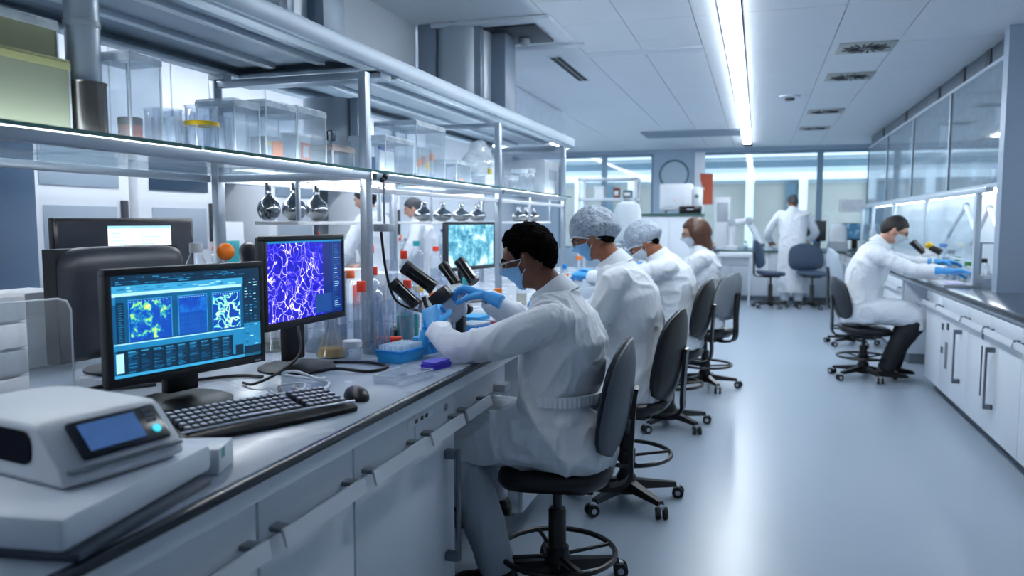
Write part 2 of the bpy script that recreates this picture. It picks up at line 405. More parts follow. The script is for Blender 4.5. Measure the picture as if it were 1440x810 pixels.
def base_unit(y0, y1, label, drawers, handle=None, door=True, z0=.1, fx=None, s=1, group='white cabinets under the island worktop', deep=.6):
    fx = FX if fx is None else fx
    t = thing('base_cabinet', label, 'cabinet', (fx, (y0+y1)/2, 0), 0 if s > 0 else PI, group)
    c = (y0+y1)/2; a, b = y0-c, y1-c
    MB().bb(-deep, -.022, a+.003, b-.003, z0, .838, .003).build('carcass', CABM, t)
    MB().bb(-deep+.05, -.09, a, b, 0, z0).build('plinth', MGREY, t)
    for d0_, d1_ in drawers:
        lo, hi = sorted((s*(d0_-c), s*(d1_-c)))
        d = MB().bb(-.02, 0, lo+.003, hi-.003, .735, .83, .003).build('drawer', CABM, t)
        rail_handle(d, -.002, lo+.03, hi-.02, .752)
    if door:
        cuts = [y0]+(door if isinstance(door, list) else [])+[y1]
        for i, (u0, u1) in enumerate(zip(cuts, cuts[1:])):
            lo, hi = sorted((s*(u0-c), s*(u1-c)))
            d = MB().bb(-.02, 0, lo+.003, hi-.003, z0+.005, .73, .003).build('door', CABM, t)
            if handle and u0 <= handle <= u1: bar_handle(d, 0, s*(handle-c), .27, .65)
    return t
base_unit(.3, 1.338, 'nearest white base cabinet under the pale foreground instrument', [(.3, 1.338)])
base_unit(1.34, 1.742, 'white base cabinet with one long handle, below the keyboard', [(1.34, 1.742)])
b3 = base_unit(1.744, 2.44, 'white base cabinet with tall bar handle beside the seated worker in front', [(1.744, 2.118), (2.12, 2.44)], 2.36)
p = MB().bb(0, .003, -.13+.1, .06+.1, .79, .815, .001).build('socket_plate', WHITE2, b3)
s_ = MB()
for y in (.01, .05, .085): s_.bb(.003, .005, y-.008+.02, y+.008+.02, .796, .808)
s_.build('sockets', DGREY, p)
MB().lathe([(.012, 0), (.012, .004), (.001, .005)], (0, .27, .79), rot=Matrix.Rotation(PI/2, 3, 'Y')).build('lock', STEEL, b3)
t = thing('apron_drawer', 'shallow drawer over the knee space of the worker in front', 'drawer', (FX, 2.72, .735))
MB().bb(-.45, 0, -.277, .277, .005, .095, .003).build('box', CABM, t)
rail_handle(t, -.002, -.27, -.02, .02)
MB().box((.02, .16, .02), (.06, .07, .03), .005).build('bracket', LGREY, t)
for y0, y1, lb in ((3.25, 3.56, 'narrow white pedestal between the first two workers'), (4.4, 4.85, 'white pedestal below the bench behind the second worker'), (5.9, 6.05, 'slim pedestal below the bench beside the third worker'), (7.0, 8.4, 'farthest white base cabinet at the end of the island')):
    base_unit(y0, y1, lb, [(y0, y1)])
for i, (y0, y1) in enumerate(((.3, 1.6), (1.6, 2.9), (2.9, 4.2), (4.2, 5.5), (5.5, 6.9), (6.9, 8.4))):
    t = thing('rear_cabinet', ['first', 'second', 'third', 'fourth', 'fifth', 'sixth'][i]+' cabinet on the far side of the island, counted from the front', 'cabinet', (-2.45, (y0+y1)/2, 0), 0, 'cabinets on the far side of the island')
    h = (y1-y0)/2-.003
    MB().bb(-.3, .55, -h, h, .08, .838, .003).build('carcass', CABM, t)
    MB().bb(-.25, .5, -h, h, 0, .08).build('plinth', MGREY, t)

# shelf rack over the bench
SX0, SX1, SZ = -1.5, -2.25, 1.61
t = thing('shelf_rack', 'aluminium rack with long green-edged glass shelf standing on the island', 'shelf rack', (-1.875, 3.6, .9))
ox, oy, oz = 1.875, -3.6, -.9
def L(x, y, z): return (x+ox, y+oy, z+oz)
PY = (1.12, 2.87, 4.57, 6.25)
for y in PY:
    for x in (SX0-.02, SX1+.02):
        MB().box(L(x, y, 1.45), (.034, .05, 1.098), .006).build('post', ALU, t)
    for z in (1.585, 1.983): MB().box(L(-1.875, y, z), (.7, .03, .03), .004).build('cross_bar', ALU, t)
for a, b in zip(PY, PY[1:]):
    for x in (SX0+.005, SX1-.005):
        r_ = MB(); r_.box(L(x, (a+b)/2, SZ-.026), (.022, b-a-.052, .03), .004); r_.build('rail', ALU, t)
    if a > 2: MB().box(L(SX0-.02, (a+b)/2, 1.53), (.02, b-a-.05, .02), .003).build('lower_rail', WHITE2, t)
for a, b in ((.35, 1.85), (1.86, 2.86), (2.88, 4.56), (4.58, 6.4)):
    g = MB(); g.box(L(-1.875, (a+b)/2, SZ-.004), (.77, b-a-.006, .01)); gs = g.build('glass_shelf', PANE, t)
    g = MB(); g.box(L(SX0+.012, (a+b)/2, SZ-.004), (.006, b-a-.008, .0105)); g.build('shelf_edge', GEDGE, gs)
LED = glow('led_strip', '#f3f8ff', 16)
for a, b in ((.5, 1.08), (1.16, 2.83), (2.91, 4.53), (4.61, 6.2)):
    for x in ((SX0-.055, SX1+.055) if a > 2 else (SX0-.055,)): MB().box(L(x, (a+b)/2, SZ-.02), (.03, b-a-.05, .01), .003).build('led_strip', LED, t)
# middle tray shelves carrying round flasks
for x, a, b in ((-2.0, 2.95, 3.75), (-1.95, 4.28, 5.52), (-1.72, 5.58, 6.2)):
    MB().box(L(x, (a+b)/2, 1.395), (.22, b-a, .016), .003).build('tray', WHITE2, t)
    for y in (a+.02, b-.02): MB().box(L(x+.1, y, 1.49), (.018, .018, .19), .003).build('tray_hanger', ALU, t)

# overhead canopy
CAN = mat('canopy_metal', '#a2b2c2', .38, .2, var=.04)
CANL = mat('canopy_lip', '#c6d2dd', .34, .2, var=.04)
t = thing('canopy', 'long grey metal canopy over the shelf rack with recessed underside', 'canopy', (-1.875, 3.3, 2.0))
ox, oy, oz = 1.875, -3.3, -2.0
MB().bb(-.355, .355, -2.94, 3.25, .07, .098, .004).build('deck', CAN, t)
for x in (-.375, .355):
    f_ = MB(); f_.bb(x, x+.02, -2.95, 3.26, .03, .1, .004); f_.build('fascia', CAN, t)
for a, b in ((-2.95, -.28), (-.18, 3.26)):
    k = MB()
    for x in (-.36, .30): k.bb(x, x+.06, a, b, .022, .04, .006)
    for y in (a, b-.06): k.bb(-.36, .36, y, y+.06, .022, .04, .006)
    k.build('lip', CANL, t)
    k = MB()
    for x in (-.14, .1): k.bb(x, x+.04, a+.08, b-.08, .05, .075, .005)
    k.build('light_channel', CANL, t)
MB().bb(-.354, .354, -.28, -.18, .0, .06, .004).build('cross_beam', CAN, t)
for y in (-2.16, -.42, 1.27, 2.95):
    MB().bb(-.375, -.3, y-.03, y+.03, .0, .03, .004).build('bracket', CANL, t)
# service columns
COLM = mat('column_metal', '#b4bfca', .34, .3, var=.06, stretch=(1, 1, .2))
def column(x, y, z0, z1, r, lb):
    t = thing('service_column', lb, 'column', (x, y, z0))
    h = z1-z0
    MB().cyl((0, 0, 0), (0, 0, h), r, n=36).build('cylinder', COLM, t)
    MB().bb(r*.75, r*1.5, r*.1, r*1.3, 0, h, .006).build('duct', mat('duct_slate', '#7d8d9f', .4, .2), t)
    MB().bb(r*.35, r*.9, -r*.75, -r*.2, 0, h, .004).build('side_panel', mat('column_panel', '#8f9cab', .35, .3), t)
    MB().bb(-r*1.35, -r*.7, -r*.9, r*.3, 0, h, .004).build('side_panel', mat('column_panel', '#8f9cab', .35, .3), t)
column(-1.98, 2.95, 2.1, CH, .15, 'nearer grey service column rising from the canopy to the ceiling')
column(-2.0, 5.25, 2.1, CH, .2, 'farther thick grey service column between canopy and ceiling')
t = thing('service_pipe', 'round grey metal pipe between glass shelf and canopy', 'pipe', (-1.95, 3.35, SZ+.003))
MB().cyl((0, 0, 0), (0, 0, .36), .13, n=32).build('pipe', COLM, t)
MB().bb(.13, .17, -.06, .06, 0, .36, .004).build('side_strip', CAN, t)
struct(MB().bb(-2.36, -2.3, 3.62, 5.1, 2.12, CH).build('wall_bulkhead', WHITE))
struct(MB().bb(-2.34, -2.32, 5.6, 9.5, 2.05, CH).build('window_3', ACR))
# ================================================================ SCREENS AND BENCH EQUIPMENT
BT = .9005
def scr_quad(mb, u0, u1, v0, v1, w, h, y, k):
    mb.mi = k; x0, x1, z0, z1 = -w/2+w*u0, -w/2+w*u1, h*v0, h*v1
    mb.quad((x0, y, z0), (x1, y, z0), (x1, y, z1), (x0, y, z1))
def monitor(label, loc, rz, w, h, zb, frame=BLACK, stand=True, depth=.045, shell=True):
    t = thing('monitor', label, 'monitor', loc, rz)
    b = .017; cz = zb+h/2
    f = MB()
    f.bb(-w/2, w/2, -.012, .012, zb, zb+b*1.25, .003); f.bb(-w/2, w/2, -.012, .012, zb+h-b, zb+h, .003)
    for s in (-1, 1): f.bb(s*w/2, s*(w/2-b), -.012, .012, zb+b, zb+h-b, .003)
    f.build('bezel', frame, t)
    MB().box((0, .012, cz), (w-.004, .03, h-.004), .008).box((0, .04, cz), (w*.6, .04, h*.6), .015).build('back_shell', DGREY, t)
    if stand:
        MB().box((0, .055, (zb+h*.5)/2+.02), (.1, .03, zb+h*.5-.02), .006).build('neck', BLACK, t)
        MB().lathe([(.001, 0), (.13, 0), (.13, .006), (.11, .014), (.001, .016)], (0, .04, 0), 32).build('foot', BLACK, t)
    return t
# --- monitor with the analysis windows
def EM(n, c, s): return glow(n, c, s)
w, h, zb = .49, .3, .083
m1 = monitor('dark monitor showing cyan analysis windows and yellow-green scans, nearest on the island', (-1.475, 1.765, BT), R(75.7), w, h, zb)
s = MB(); W2, H2 = w-.034, h-.042
sm = [EM('ui_deep', '#06243c', 1.0), EM('ui_teal', '#0a4670', 1.0), EM('ui_bright', '#2f8cb8', 1.0), EM('ui_pale', '#9ad4ea', 1.0), EM('ui_ink', '#062036', 1), EM('ui_blue', '#0b3f9a', 1.0), EM('ui_mid', '#176f9e', 1.0)]
Y0 = -.006
q = lambda u0, u1, v0, v1, k, lay=1: scr_quad(s, u0, u1, v0, v1, W2, H2, Y0-.0006*lay, k)
q(0, 1, 0, 1, 1, 0); q(0, 1, .9, 1, 0); q(0, 1, .83, .9, 2); q(.0, .86, .72, .80, 6); q(.02, .86, .34, .8, 1, 1); q(.0, .86, .795, .83, 3)
q(.87, 1, .0, .92, 0, 2); q(.87, 1, .12, .38, 6, 3); q(.02, .065, .34, .74, 0, 2)
q(0, .87, .27, .335, 6, 2); q(.0, .87, .325, .335, 3, 3); q(.0, 1, .0, .03, 2, 2); q(.02, .86, .03, .27, 4, 2)
q(.78, .87, .05, .27, 6, 3); q(.8, .86, .05, .15, 4, 4); q(.01, .055, .05, .24, 3, 3)
random.seed(3)
for i in range(9):
    u = .075+i*.078; q(u, u+.07, .035, .255, 0, 3)
    for j in range(13):
        if random.random() < .85: v = .045+j*.0155; q(u+.005, u+.005+random.uniform(.02, .06), v, v+.007, random.choice((1, 6, 1)), 4)
    q(u+.004, u+.05, .242, .252, 2, 4)
for j in range(24):
    v = .13+j*.032
    for k_ in range(3):
        if random.random() < .6: u = .88+.035*k_; q(u, u+random.uniform(.012, .028), v, v+.009, random.choice((2, 6, 3, 1)), 4)
for j in range(16): q(.03, .03+random.uniform(.015, .03), .36+j*.023, .367+j*.023, 6, 4)
for j in range(46):
    u = random.random()*.84; v = random.choice((.915, .935, .955, .972)); q(u, u+random.uniform(.01, .05), v, v+.008, random.choice((6, 2, 1)), 3)
for j in range(26): u = random.random()*.8; v = random.choice((.845, .86, .875)); q(u, u+random.uniform(.02, .06), v, v+.008, random.choice((3, 6, 1)), 3)
for a, b_ in ((.09, .36), (.4, .6), (.635, .845)):
    q(a, b_, .345, .755, 5, 2); q(a, b_, .752, .76, 2, 4); q(a, a+.004, .345, .76, 2, 4); q(b_-.004, b_, .345, .76, 2, 4)
    for i in range(11): u = a+.01+i*(b_-a-.02)/11; q(u, u+.006, .735, .742, 3, 4)
for i in range(7): v = .37+i*.052; q(.40, .6, v, v+.002, 6, 4)
for i in range(14): u = .405+i*.0145; q(u, u+.0012, .36, .56, 6, 4)
scr = s.build('screen', sm, m1, fix=False); scr.location = (0, -.004, zb+.024)
def inset(u0, u1, v0, v1, m_, nm):
    b = MB(); scr_quad(b, u0, u1, v0, v1, W2, H2, Y0-.0042, 0); o = b.build(nm, m_, m1, fix=False); o.location = (0, -.004, zb+.024)
inset(.1, .35, .36, .735, screen_tex('scan_heat', 'noise', 36, [(0, '#06277e'), (.5, '#0a3f9c'), (.56, '#1b8aa0'), (.62, '#8fe04a'), (.67, '#f4f59a'), (.8, '#ffffff')], 1.1), 'scan_image')
inset(.405, .595, .58, .72, screen_tex('scan_blue', 'noise', 22, [(0, '#06206e'), (.45, '#0a3c9e'), (.6, '#0f6bc0'), (.8, '#5fc8ee')], 1.0), 'scan_image')
inset(.642, .838, .36, .735, screen_tex('scan_net', 'net', 34, [(0, '#e6ffc0'), (.03, '#9af0a0'), (.07, '#2aa8c8'), (.13, '#0a3a96'), (1, '#082a7c')], 1.05), 'scan_image')
MB().box((w/2-.03, -.0125, zb+.008), (.02, .002, .003)).build('power_button', LGREY, m1)
# --- monitor with the blue fibre network
w, h, zb = .455, .3, .155
m2 = monitor('dark monitor showing a white fibre network on blue, beside the cyan one', (-1.455, 2.305, BT), R(87), w, h, zb)
W2, H2 = w-.036, h-.042
s = MB()
sm = [screen_tex('fibre_net', 'net', 30, [(0, '#ffffff'), (.018, '#e6dcff'), (.034, '#7a68ee'), (.055, '#1c16c4'), (.2, '#0e0aa4'), (.5, '#0a0780'), (1, '#080560')], 1.1), EM('ui_navy', '#0a1f66', 1), EM('ui_slate', '#123a78', 1), EM('ui_mid', '#1f95c0', 1), EM('ui_pale', '#a8e0f2', 1.1)]
scr_quad(s, 0, .72, 0, 1, W2, H2, Y0, 0); scr_quad(s, .72, 1, 0, 1, W2, H2, Y0, 1); scr_quad(s, .6, .84, .03, .28, W2, H2, Y0-.0006, 2); scr_quad(s, 0, 1, .975, 1, W2, H2, Y0-.0006, 3)
for j in range(30):
    v = .06+j*.03; scr_quad(s, .88, .88+random.uniform(.03, .1), v, v+.006, W2, H2, Y0-.001, random.choice((3, 3, 4)))
scr_quad(s, .86, .863, .03, .97, W2, H2, Y0-.001, 3)
o = s.build('screen', sm, m2, fix=False); o.location = (0, -.004, zb+.024)
# --- third monitor beyond, pale teal picture
w, h, zb = .56, .3, .2
m3 = monitor('monitor with a pale teal picture on a stand beyond the microscope', (-1.72, 4.62, BT), R(78), w, h, zb, DGREY)
s = MB(); scr_quad(s, 0, 1, 0, 1, w-.036, h-.042, Y0, 0)
o = s.build('screen', screen_tex('teal_photo', 'noise', 13, [(0, '#12384c'), (.4, '#2b7c9c'), (.52, '#6fbcd2'), (.6, '#c9e8f0'), (.7, '#f2fbff')], .85), m3, fix=False); o.location = (0, -.004, zb+.024)
# --- monitor seen from behind
t = thing('monitor', 'large charcoal monitor turned away, its back shell towards the aisle', 'monitor', (-2.1, 2.13, BT-.0), R(-88))
MB().loft([[V((x*a, y, .06+.355*(z*.5+.5))) for x, z in ((-1, -1), (1, -1), (1, 1), (-1, 1))] for a, y in ((.275, 0), (.275, .05))]).build('bezel', BLACK, t)
sh = MB(); rg = []
for y, a, zz0, zz1 in ((.045, .275, .055, .42), (.085, .262, .07, .415), (.105, .235, .1, .395), (.11, .2, .13, .365)):
    pts = []
    for i in range(32):
        an = 2*PI*i/32; c, s_ = math.cos(an), math.sin(an); e = .28
        pts.append(V((a*math.copysign(abs(c)**e, c), y, (zz0+zz1)/2+(zz1-zz0)/2*math.copysign(abs(s_)**e, s_))))
    rg.append(pts)
sh.loft(rg).build('back_shell', mat('charcoal_shell', '#30353f', .42, var=.08), t, sharp=50)
MB().box((0, .09, .12), (.09, .05, .24), .01).build('neck', BLACK, t)
MB().lathe([(.001, 0), (.14, 0), (.14, .008), (.001, .016)], (0, .06, 0), 32).build('foot', BLACK, t)
MB().tube(spline([(-.12, .118, .2), (-.14, .15, .12), (-.1, .19, .07), (-.02, .2, .01)]), .006).build('cable', BLACK, t)
# --- wide dark monitor farther back with a white document
t = thing('monitor', 'wide dark monitor with a white text page open, behind the charcoal one', 'monitor', (-2.52, 2.66, BT), R(87))
MB().bb(-.36, .36, -.012, .02, .2, .515, .006).build('bezel', BLACKG, t)
s = MB(); scr_quad(s, 0, 1, 0, 1, .69, .285, -.0125, 0); scr_quad(s, .33, .82, .0, .94, .69, .285, -.0131, 1); scr_quad(s, .33, .82, .9, .94, .69, .285, -.0135, 2)
for j in range(15):
    v = .08+j*.053; scr_quad(s, .35, .35+random.uniform(.05, .14), v, v+.014, .69, .285, -.0137, 2); scr_quad(s, .57, .57+random.uniform(.08, .2), v, v+.014, .69, .285, -.0137, 2)
o = s.build('screen', [EM('ui_dark', '#141b28', .6), EM('ui_page', '#dfeef2', 1.15), EM('ui_textline', '#8fc3d8', 1)], t, fix=False); o.location = (0, 0, .215)
MB().box((0, .04, .2), (.08, .04, .38), .008).build('neck', BLACK, t)
MB().lathe([(.001, 0), (.12, 0), (.12, .008), (.001, .014)], (0, .03, 0), 28).build('foot', BLACK, t)

# --- keyboard and mouse
t = thing('keyboard', 'black ergonomic keyboard with pale-topped keys in front of the cyan monitor', 'keyboard', (-1.185, 1.66, BT), R(62))
def kb(u):  # curved front edge
    return .085+.012*math.sin(u*PI)
pr = []
for i in range(13):
    u = i/12; x = -.23+.46*u; yb = .075-.01*abs(u-.5); yf = -kb(u); z = .03+.006*math.sin(u*PI)
    pr.append([V((x, yf, .0)), V((x, yf-.004, .012)), V((x, yf+.01, z-.012)), V((x, yb-.006, z+.002)), V((x, yb, z-.004)), V((x, yb, .004))])
MB().loft(pr).build('case', BLACK, t)
MB().tube([V((-.228+.456*i/12, -kb(i/12)+.009, .0265+.006*math.sin(i/12*PI))) for i in range(13)], .0035, 6).build('front_trim', mat('silver_trim', '#b9c0cb', .3, .4), t)
KEYM = mat('dark_keys', '#3a3f49', .4, var=.15); KEYE = mat('key_tops', '#bcc4d2', .35, var=.1)  # dark key bodies, pale flat tops
for r_ in range(5):
    k = MB(); kt = MB(); x = -.215
    while x < .2:
        wd = .0185
        if r_ == 4 and -.09 < x < .02: wd = .11
        gap = .018 if abs(x-.085) < .0095 else 0
        x += gap
        yc = -.062+.0265*(4-r_)*1.0+.004; z = .0225+.0035*(4-r_)+.004*math.sin((x+.23)/.46*PI)
        k.box((x+wd/2, yc, z+.004), (wd-.003, .021, .012), .002, seg=1)
        kt.box((x+wd/2, yc, z+.0105), (wd-.007, .015, .0015), .0005, seg=1)
        x += wd
    o = k.build('key_row', KEYM, t); kt.build('keycaps', KEYE, o)
MB().box((-.05, .064, .036), (.3, .012, .008), .003).build('media_strip', DGREY, t)
t = thing('computer_mouse', 'black computer mouse at the right end of the keyboard', 'mouse', (-1.075, 1.955, BT), R(50))
mm = MB(); mm.ell((0, 0, .006), (.032, .056, .03)); bmesh.ops.bisect_plane(mm.bm, geom=mm.bm.verts[:]+mm.bm.edges[:]+mm.bm.faces[:], plane_co=(0, 0, 0), plane_no=(0, 0, -1), clear_outer=True)
mm.build('shell', BLACK, t)
MB().cyl((-.004, .022, .0295), (.004, .022, .0295), .005).build('wheel', MGREY, t)

# --- cables on the bench
def cable(pts, r, m_, label, nm='cable'):
    o = MB().tube(spline(pts, 8), r, 6).build(nm, m_); tag(o, label, 'cable'); return o
z = BT+.006
cable([(-1.75, 1.35, z), (-1.65, 1.5, z), (-1.72, 1.62, z+.012), (-1.6, 1.75, z), (-1.68, 1.95, z), (-1.6, 2.1, z), (-1.5, 2.12, z)], .0055, BLACK, 'black cable bundle snaking behind the cyan monitor')
cable([(-1.86, 1.5, z), (-1.82, 1.62, z+.004), (-1.87, 1.74, z), (-1.84, 1.86, z+.006), (-1.8, 1.96, z), (-1.68, 2.02, z)], .007, BLACK, 'thick black cable at far left before the charcoal monitor')
cable([(-1.8, 1.52, z), (-1.76, 1.66, z), (-1.81, 1.78, z+.004), (-1.77, 1.88, z), (-1.74, 1.92, z)], .0055, DGREY, 'dark grey cable beside the thick black one at far left')
cable([(-1.83, 1.95, .96), (-1.81, 1.97, 1.08), (-1.84, 1.94, 1.2), (-1.87, 1.92, 1.26)], .006, BLACK, 'black cable hanging up the side of the charcoal monitor')
cable([(-1.5, 2.02, z), (-1.44, 1.99, z+.006), (-1.4, 2.06, z+.03), (-1.37, 2.13, z+.08), (-1.4, 2.17, z+.16)], .0045, BLACK, 'black cable rising behind the fibre monitor stand')
cable([(-1.33, 1.9, z), (-1.27, 1.86, z), (-1.22, 1.87, z+.004), (-1.19, 1.84, z+.022), (-1.16, 1.82, z+.034)], .003, DGREY, 'thin grey keyboard lead'+' curling in front of the white loop')
cable([(-1.36, 1.95, z), (-1.3, 1.9, z+.004), (-1.25, 1.95, z+.01), (-1.29, 2.02, z+.012), (-1.35, 2.0, z+.006)], .0035, WHITE2, 'thin white cable ring beside the fibre monitor stand')
cable([(-1.55, 1.5, z), (-1.45, 1.58, z), (-1.4, 1.7, z), (-1.32, 1.78, z), (-1.3, 1.9, z), (-1.36, 2.0, z)], .0045, DGREY, 'grey cable curling round the foot of the cyan monitor')
cable([(-1.33, 2.04, z), (-1.28, 1.96, z+.01), (-1.22, 1.99, z), (-1.25, 2.1, z), (-1.34, 2.1, z+.01), (-1.36, 2.02, z+.035), (-1.3, 2.0, z+.05), (-1.27, 2.06, z+.02), (-1.3, 2.16, z)], .0045, WHITE2, 'white cable looped in front of the fibre network monitor')
cable([(-1.24, 2.0, z), (-1.2, 1.96, z+.008), (-1.2, 1.9, z), (-1.26, 1.9, z), (-1.28, 1.98, z+.014)], .004, DGREY, 'thin dark cable loop behind the mouse')
cable([(-1.4, 2.2, z), (-1.33, 2.28, z+.006), (-1.22, 2.3, z), (-1.2, 2.4, z), (-1.3, 2.45, z), (-1.42, 2.42, z)], .0055, BLACK, 'black cable arcing along the foot of the fibre monitor')

# --- foreground instrument on its slab
t = thing('white_slab', 'thick pale foam slab under the instrument at the near end of the worktop', 'slab', (-1.215, 1.02, BT), R(8))
MB().bb(-.26, .24, -.2, .2, .016, .07, .012).build('block', mat('pale_foam', '#dfe7f2', .5, var=.03), t)
MB().bb(-.255, .255, -.19, .17, 0, .016, .004).build('shadow_layer', mat('slab_shadow', '#414c5b', .4, var=.05), t)  # dark layer that paints the shadow beneath the slab
t = thing('carton', 'small white carton with a teal stripe behind the pale slab', 'carton', (-1.075, 1.29, BT), R(20))
MB().bb(-.06, .06, -.045, .045, 0, .052, .003).build('box', WHITE, t)
MB().bb(.058, .0605, -.03, -.01, .03, .05).build('stripe', TEAL, t)
t = thing('benchtop_instrument', 'white benchtop instrument with a blue touch screen and dark side window', 'lab instrument', (-1.02, 1.055, BT+.0705), R(-10))
INS = mat('instrument_shell', '#ccd3dc', .38, var=.03)
prof = [(-.42, .0), (.0, .0), (.012, .012), (.0, .045), (-.055, .112), (-.075, .122), (-.3, .124), (-.36, .118), (-.42, .09)]
b = MB(); rr = []
for i in range(9):
    u = i/8; y = -.115+.23*u; k = 1-.05*(abs(u-.5)*2)**4
    rr.append([V((-.2+(x+.2)*k, y, max(.004, zq*k*.85))) for x, zq in prof])
b.loft(rr); o = b.build('housing', INS, t, sharp=30)
bv = o.modifiers.new('b', 'BEVEL'); bv.width = .012; bv.segments = 3; bv.limit_method = 'ANGLE'; bv.angle_limit = R(25)
sl = Matrix.Translation((-.026, .0, .083)) @ Matrix.Rotation(math.atan2(.073, .055)-PI/2+PI/2, 4, 'Y')
SLA = math.atan2(.055, .057)
slope = Matrix.Translation((-.0275, 0, .0668)) @ Matrix.Rotation(-SLA, 4, 'Y')
MB().box((.003, 0.005, .0), (.012, .168, .074), .006).xf(slope).build('screen_frame', mat('instrument_navy', '#10192a', .25, var=.06), t)
MB().box((.0098, -.012, .0), (.001, .105, .052)).xf(slope).build('screen', EM('lcd_blue', '#33568c', .6), t)
MB().lathe([(.001, 0), (.008, 0), (.007, .003), (.001, .003)], rot=Matrix.Rotation(PI/2, 3, 'Y')).xf(slope @ Matrix.Translation((.009, .066, -.016))).build('start_button', EM('key_teal', '#3fc4d8', .9), t)
k = MB()
for i in range(3): k.box((.0095, .066, .003+.011*i), (.001, .018, .006), 0)
k.xf(slope).build('soft_keys', mat('soft_key', '#3b4a60', .4), t)
MB().prism([(-.225+sx*(.145-.02)+.02*math.cos(R(a0+j*30)), .06+sy*(.028-.02)+.02*math.sin(R(a0+j*30))) for sx, sy, a0 in ((1, 1, 0), (-1, 1, 90), (-1, -1, 180), (1, -1, 270)) for j in range(4)], -.1175, -.108, 'Y').build('side_window', mat('smoked_navy', '#050b1c', .6, spec=.05, var=.1), t)
MB().box((.0, .0, .03), (.02, .21, .006), .002).build('seam', MGREY, t)

# ---------------------------------------------------------------- glassware and plastics
def shell(prof, th=.0025):
    """open vessel: outside profile up, inside profile down"""
    return prof+[(max(.001, r-th), zq+(th if i == 0 else 0)) for i, (r, zq) in reversed(list(enumerate(prof)))]
LIQ = {}
def liquid(c): return glass('liquid_'+c[1:], c, .05, .3, .12, c) if min(lin(c)[:3]) > .35 else mat('liquid_'+c[1:], c, .08, spec=.6)
def beaker(loc, r, h, label, m_=None, liq=None, group=None, cat='beaker', nm='beaker'):
    t = thing(nm, label, cat, loc, 0, group)
    MB().lathe(shell([(r*.2, 0), (r*.96, 0), (r, .006), (r, h-.006), (r*1.06, h)]), n=28, caps=False).build('vessel', m_ or GLS, t)
    if liq: MB().lathe([(.001, .004), (r*.93, .004), (r*.93, h*liq[1]), (.001, h*liq[1])], n=24).build('liquid', liquid(liq[0]), t)
    return t
def bottle(loc, r, h, label, cap=RED, body=None, neck=.38, shoulder=.68, liq=None, lab=None, group=None, cat='bottle', nm='bottle', capr=None, caph=.03):
    t = thing(nm, label, cat, loc, 0, group)
    nr = r*neck; H = h-caph
    MB().lathe([(.001, 0), (r*.94, 0), (r, .006), (r, h*shoulder), (r*.85, h*(shoulder+.08)), (nr, h*(shoulder+.17)), (nr, H)], n=26).build('vessel', body or GLS, t)
    if cap is not None:
        cr = capr or nr*1.3
        MB().lathe([(.001, H-.006), (cr, H-.006), (cr, h-.003), (cr*.9, h), (.001, h)], n=20).build('cap', cap, t)
    if liq: MB().lathe([(.001, .004), (r*.93, .004), (r*.93, h*liq[1]), (.001, h*liq[1])], n=24).build('liquid', liquid(liq[0]), t)
    if lab: MB().lathe([(r+.0008, h*lab[1]), (r+.0014, h*lab[1]), (r+.0014, h*lab[2]), (r+.0008, h*lab[2])], n=26, caps=False).build('label', lab[0], t)
    return t
def cone_flask(loc, r, h, label, liq=None, cap=None, nm='conical_flask'):
    t = thing(nm, label, 'flask', loc)
    MB().lathe(shell([(r*.3, 0), (r*.95, 0), (r, .008), (r*.3, h*.78), (r*.28, h*.97), (r*.36, h)]), n=28, caps=False).build('vessel', GLS, t)
    if liq: MB().lathe([(.001, .005), (r*.92, .005), (r*.92-(r*.6)*liq[1], h*.75*liq[1]), (.001, h*.75*liq[1])], n=24).build('liquid', liquid(liq[0]), t)
    if cap: MB().lathe([(.001, h-.01), (r*.34, h-.01), (r*.36, h+.02), (.001, h+.022)], n=18).build('stopper', cap, t)
    return t
def tub(x0, x1, y0, y1, z0, h, label, m_=None, lid=True, th=.004, cat='box', nm='clear_box', group=None, bev=.006, lidm=None):
    """clear plastic box with real walls, floor, rim and lid"""
    t = thing(nm, label, cat, ((x0+x1)/2, (y0+y1)/2, z0), 0, group); a, c = (x1-x0)/2, (y1-y0)/2
    b = MB(); b.bb(-a, a, -c, c, 0, th); b.bb(-a, a, -c, -c+th, th, h); b.bb(-a, a, c-th, c, th, h); b.bb(-a, -a+th, -c+th, c-th, th, h); b.bb(a-th, a, -c+th, c-th, th, h)
    b.mi = 1; q_ = .0024
    for sx in (-1, 1):
        for sy in (-1, 1): b.bb(sx*a-q_, sx*a+q_, sy*c-q_, sy*c+q_, 0, h)  # whiter corner bars paint highlights along the box edges
    b.build('walls', [m_ or ACR, FROST], t)
    if lid:
        l_ = MB(); l_.bb(-a-.003, a+.003, -c-.003, c+.003, h, h+.008, .003)
        for s_ in (-1, 1): l_.bb(s_*a+s_*.001, s_*a+s_*.004, -c-.003, c+.003, h-.016, h, 0); l_.bb(-a-.003, a+.003, s_*c+s_*.001, s_*c+s_*.004, h-.016, h, 0)
        l_.build('lid', lidm or FROST, t)
    return t
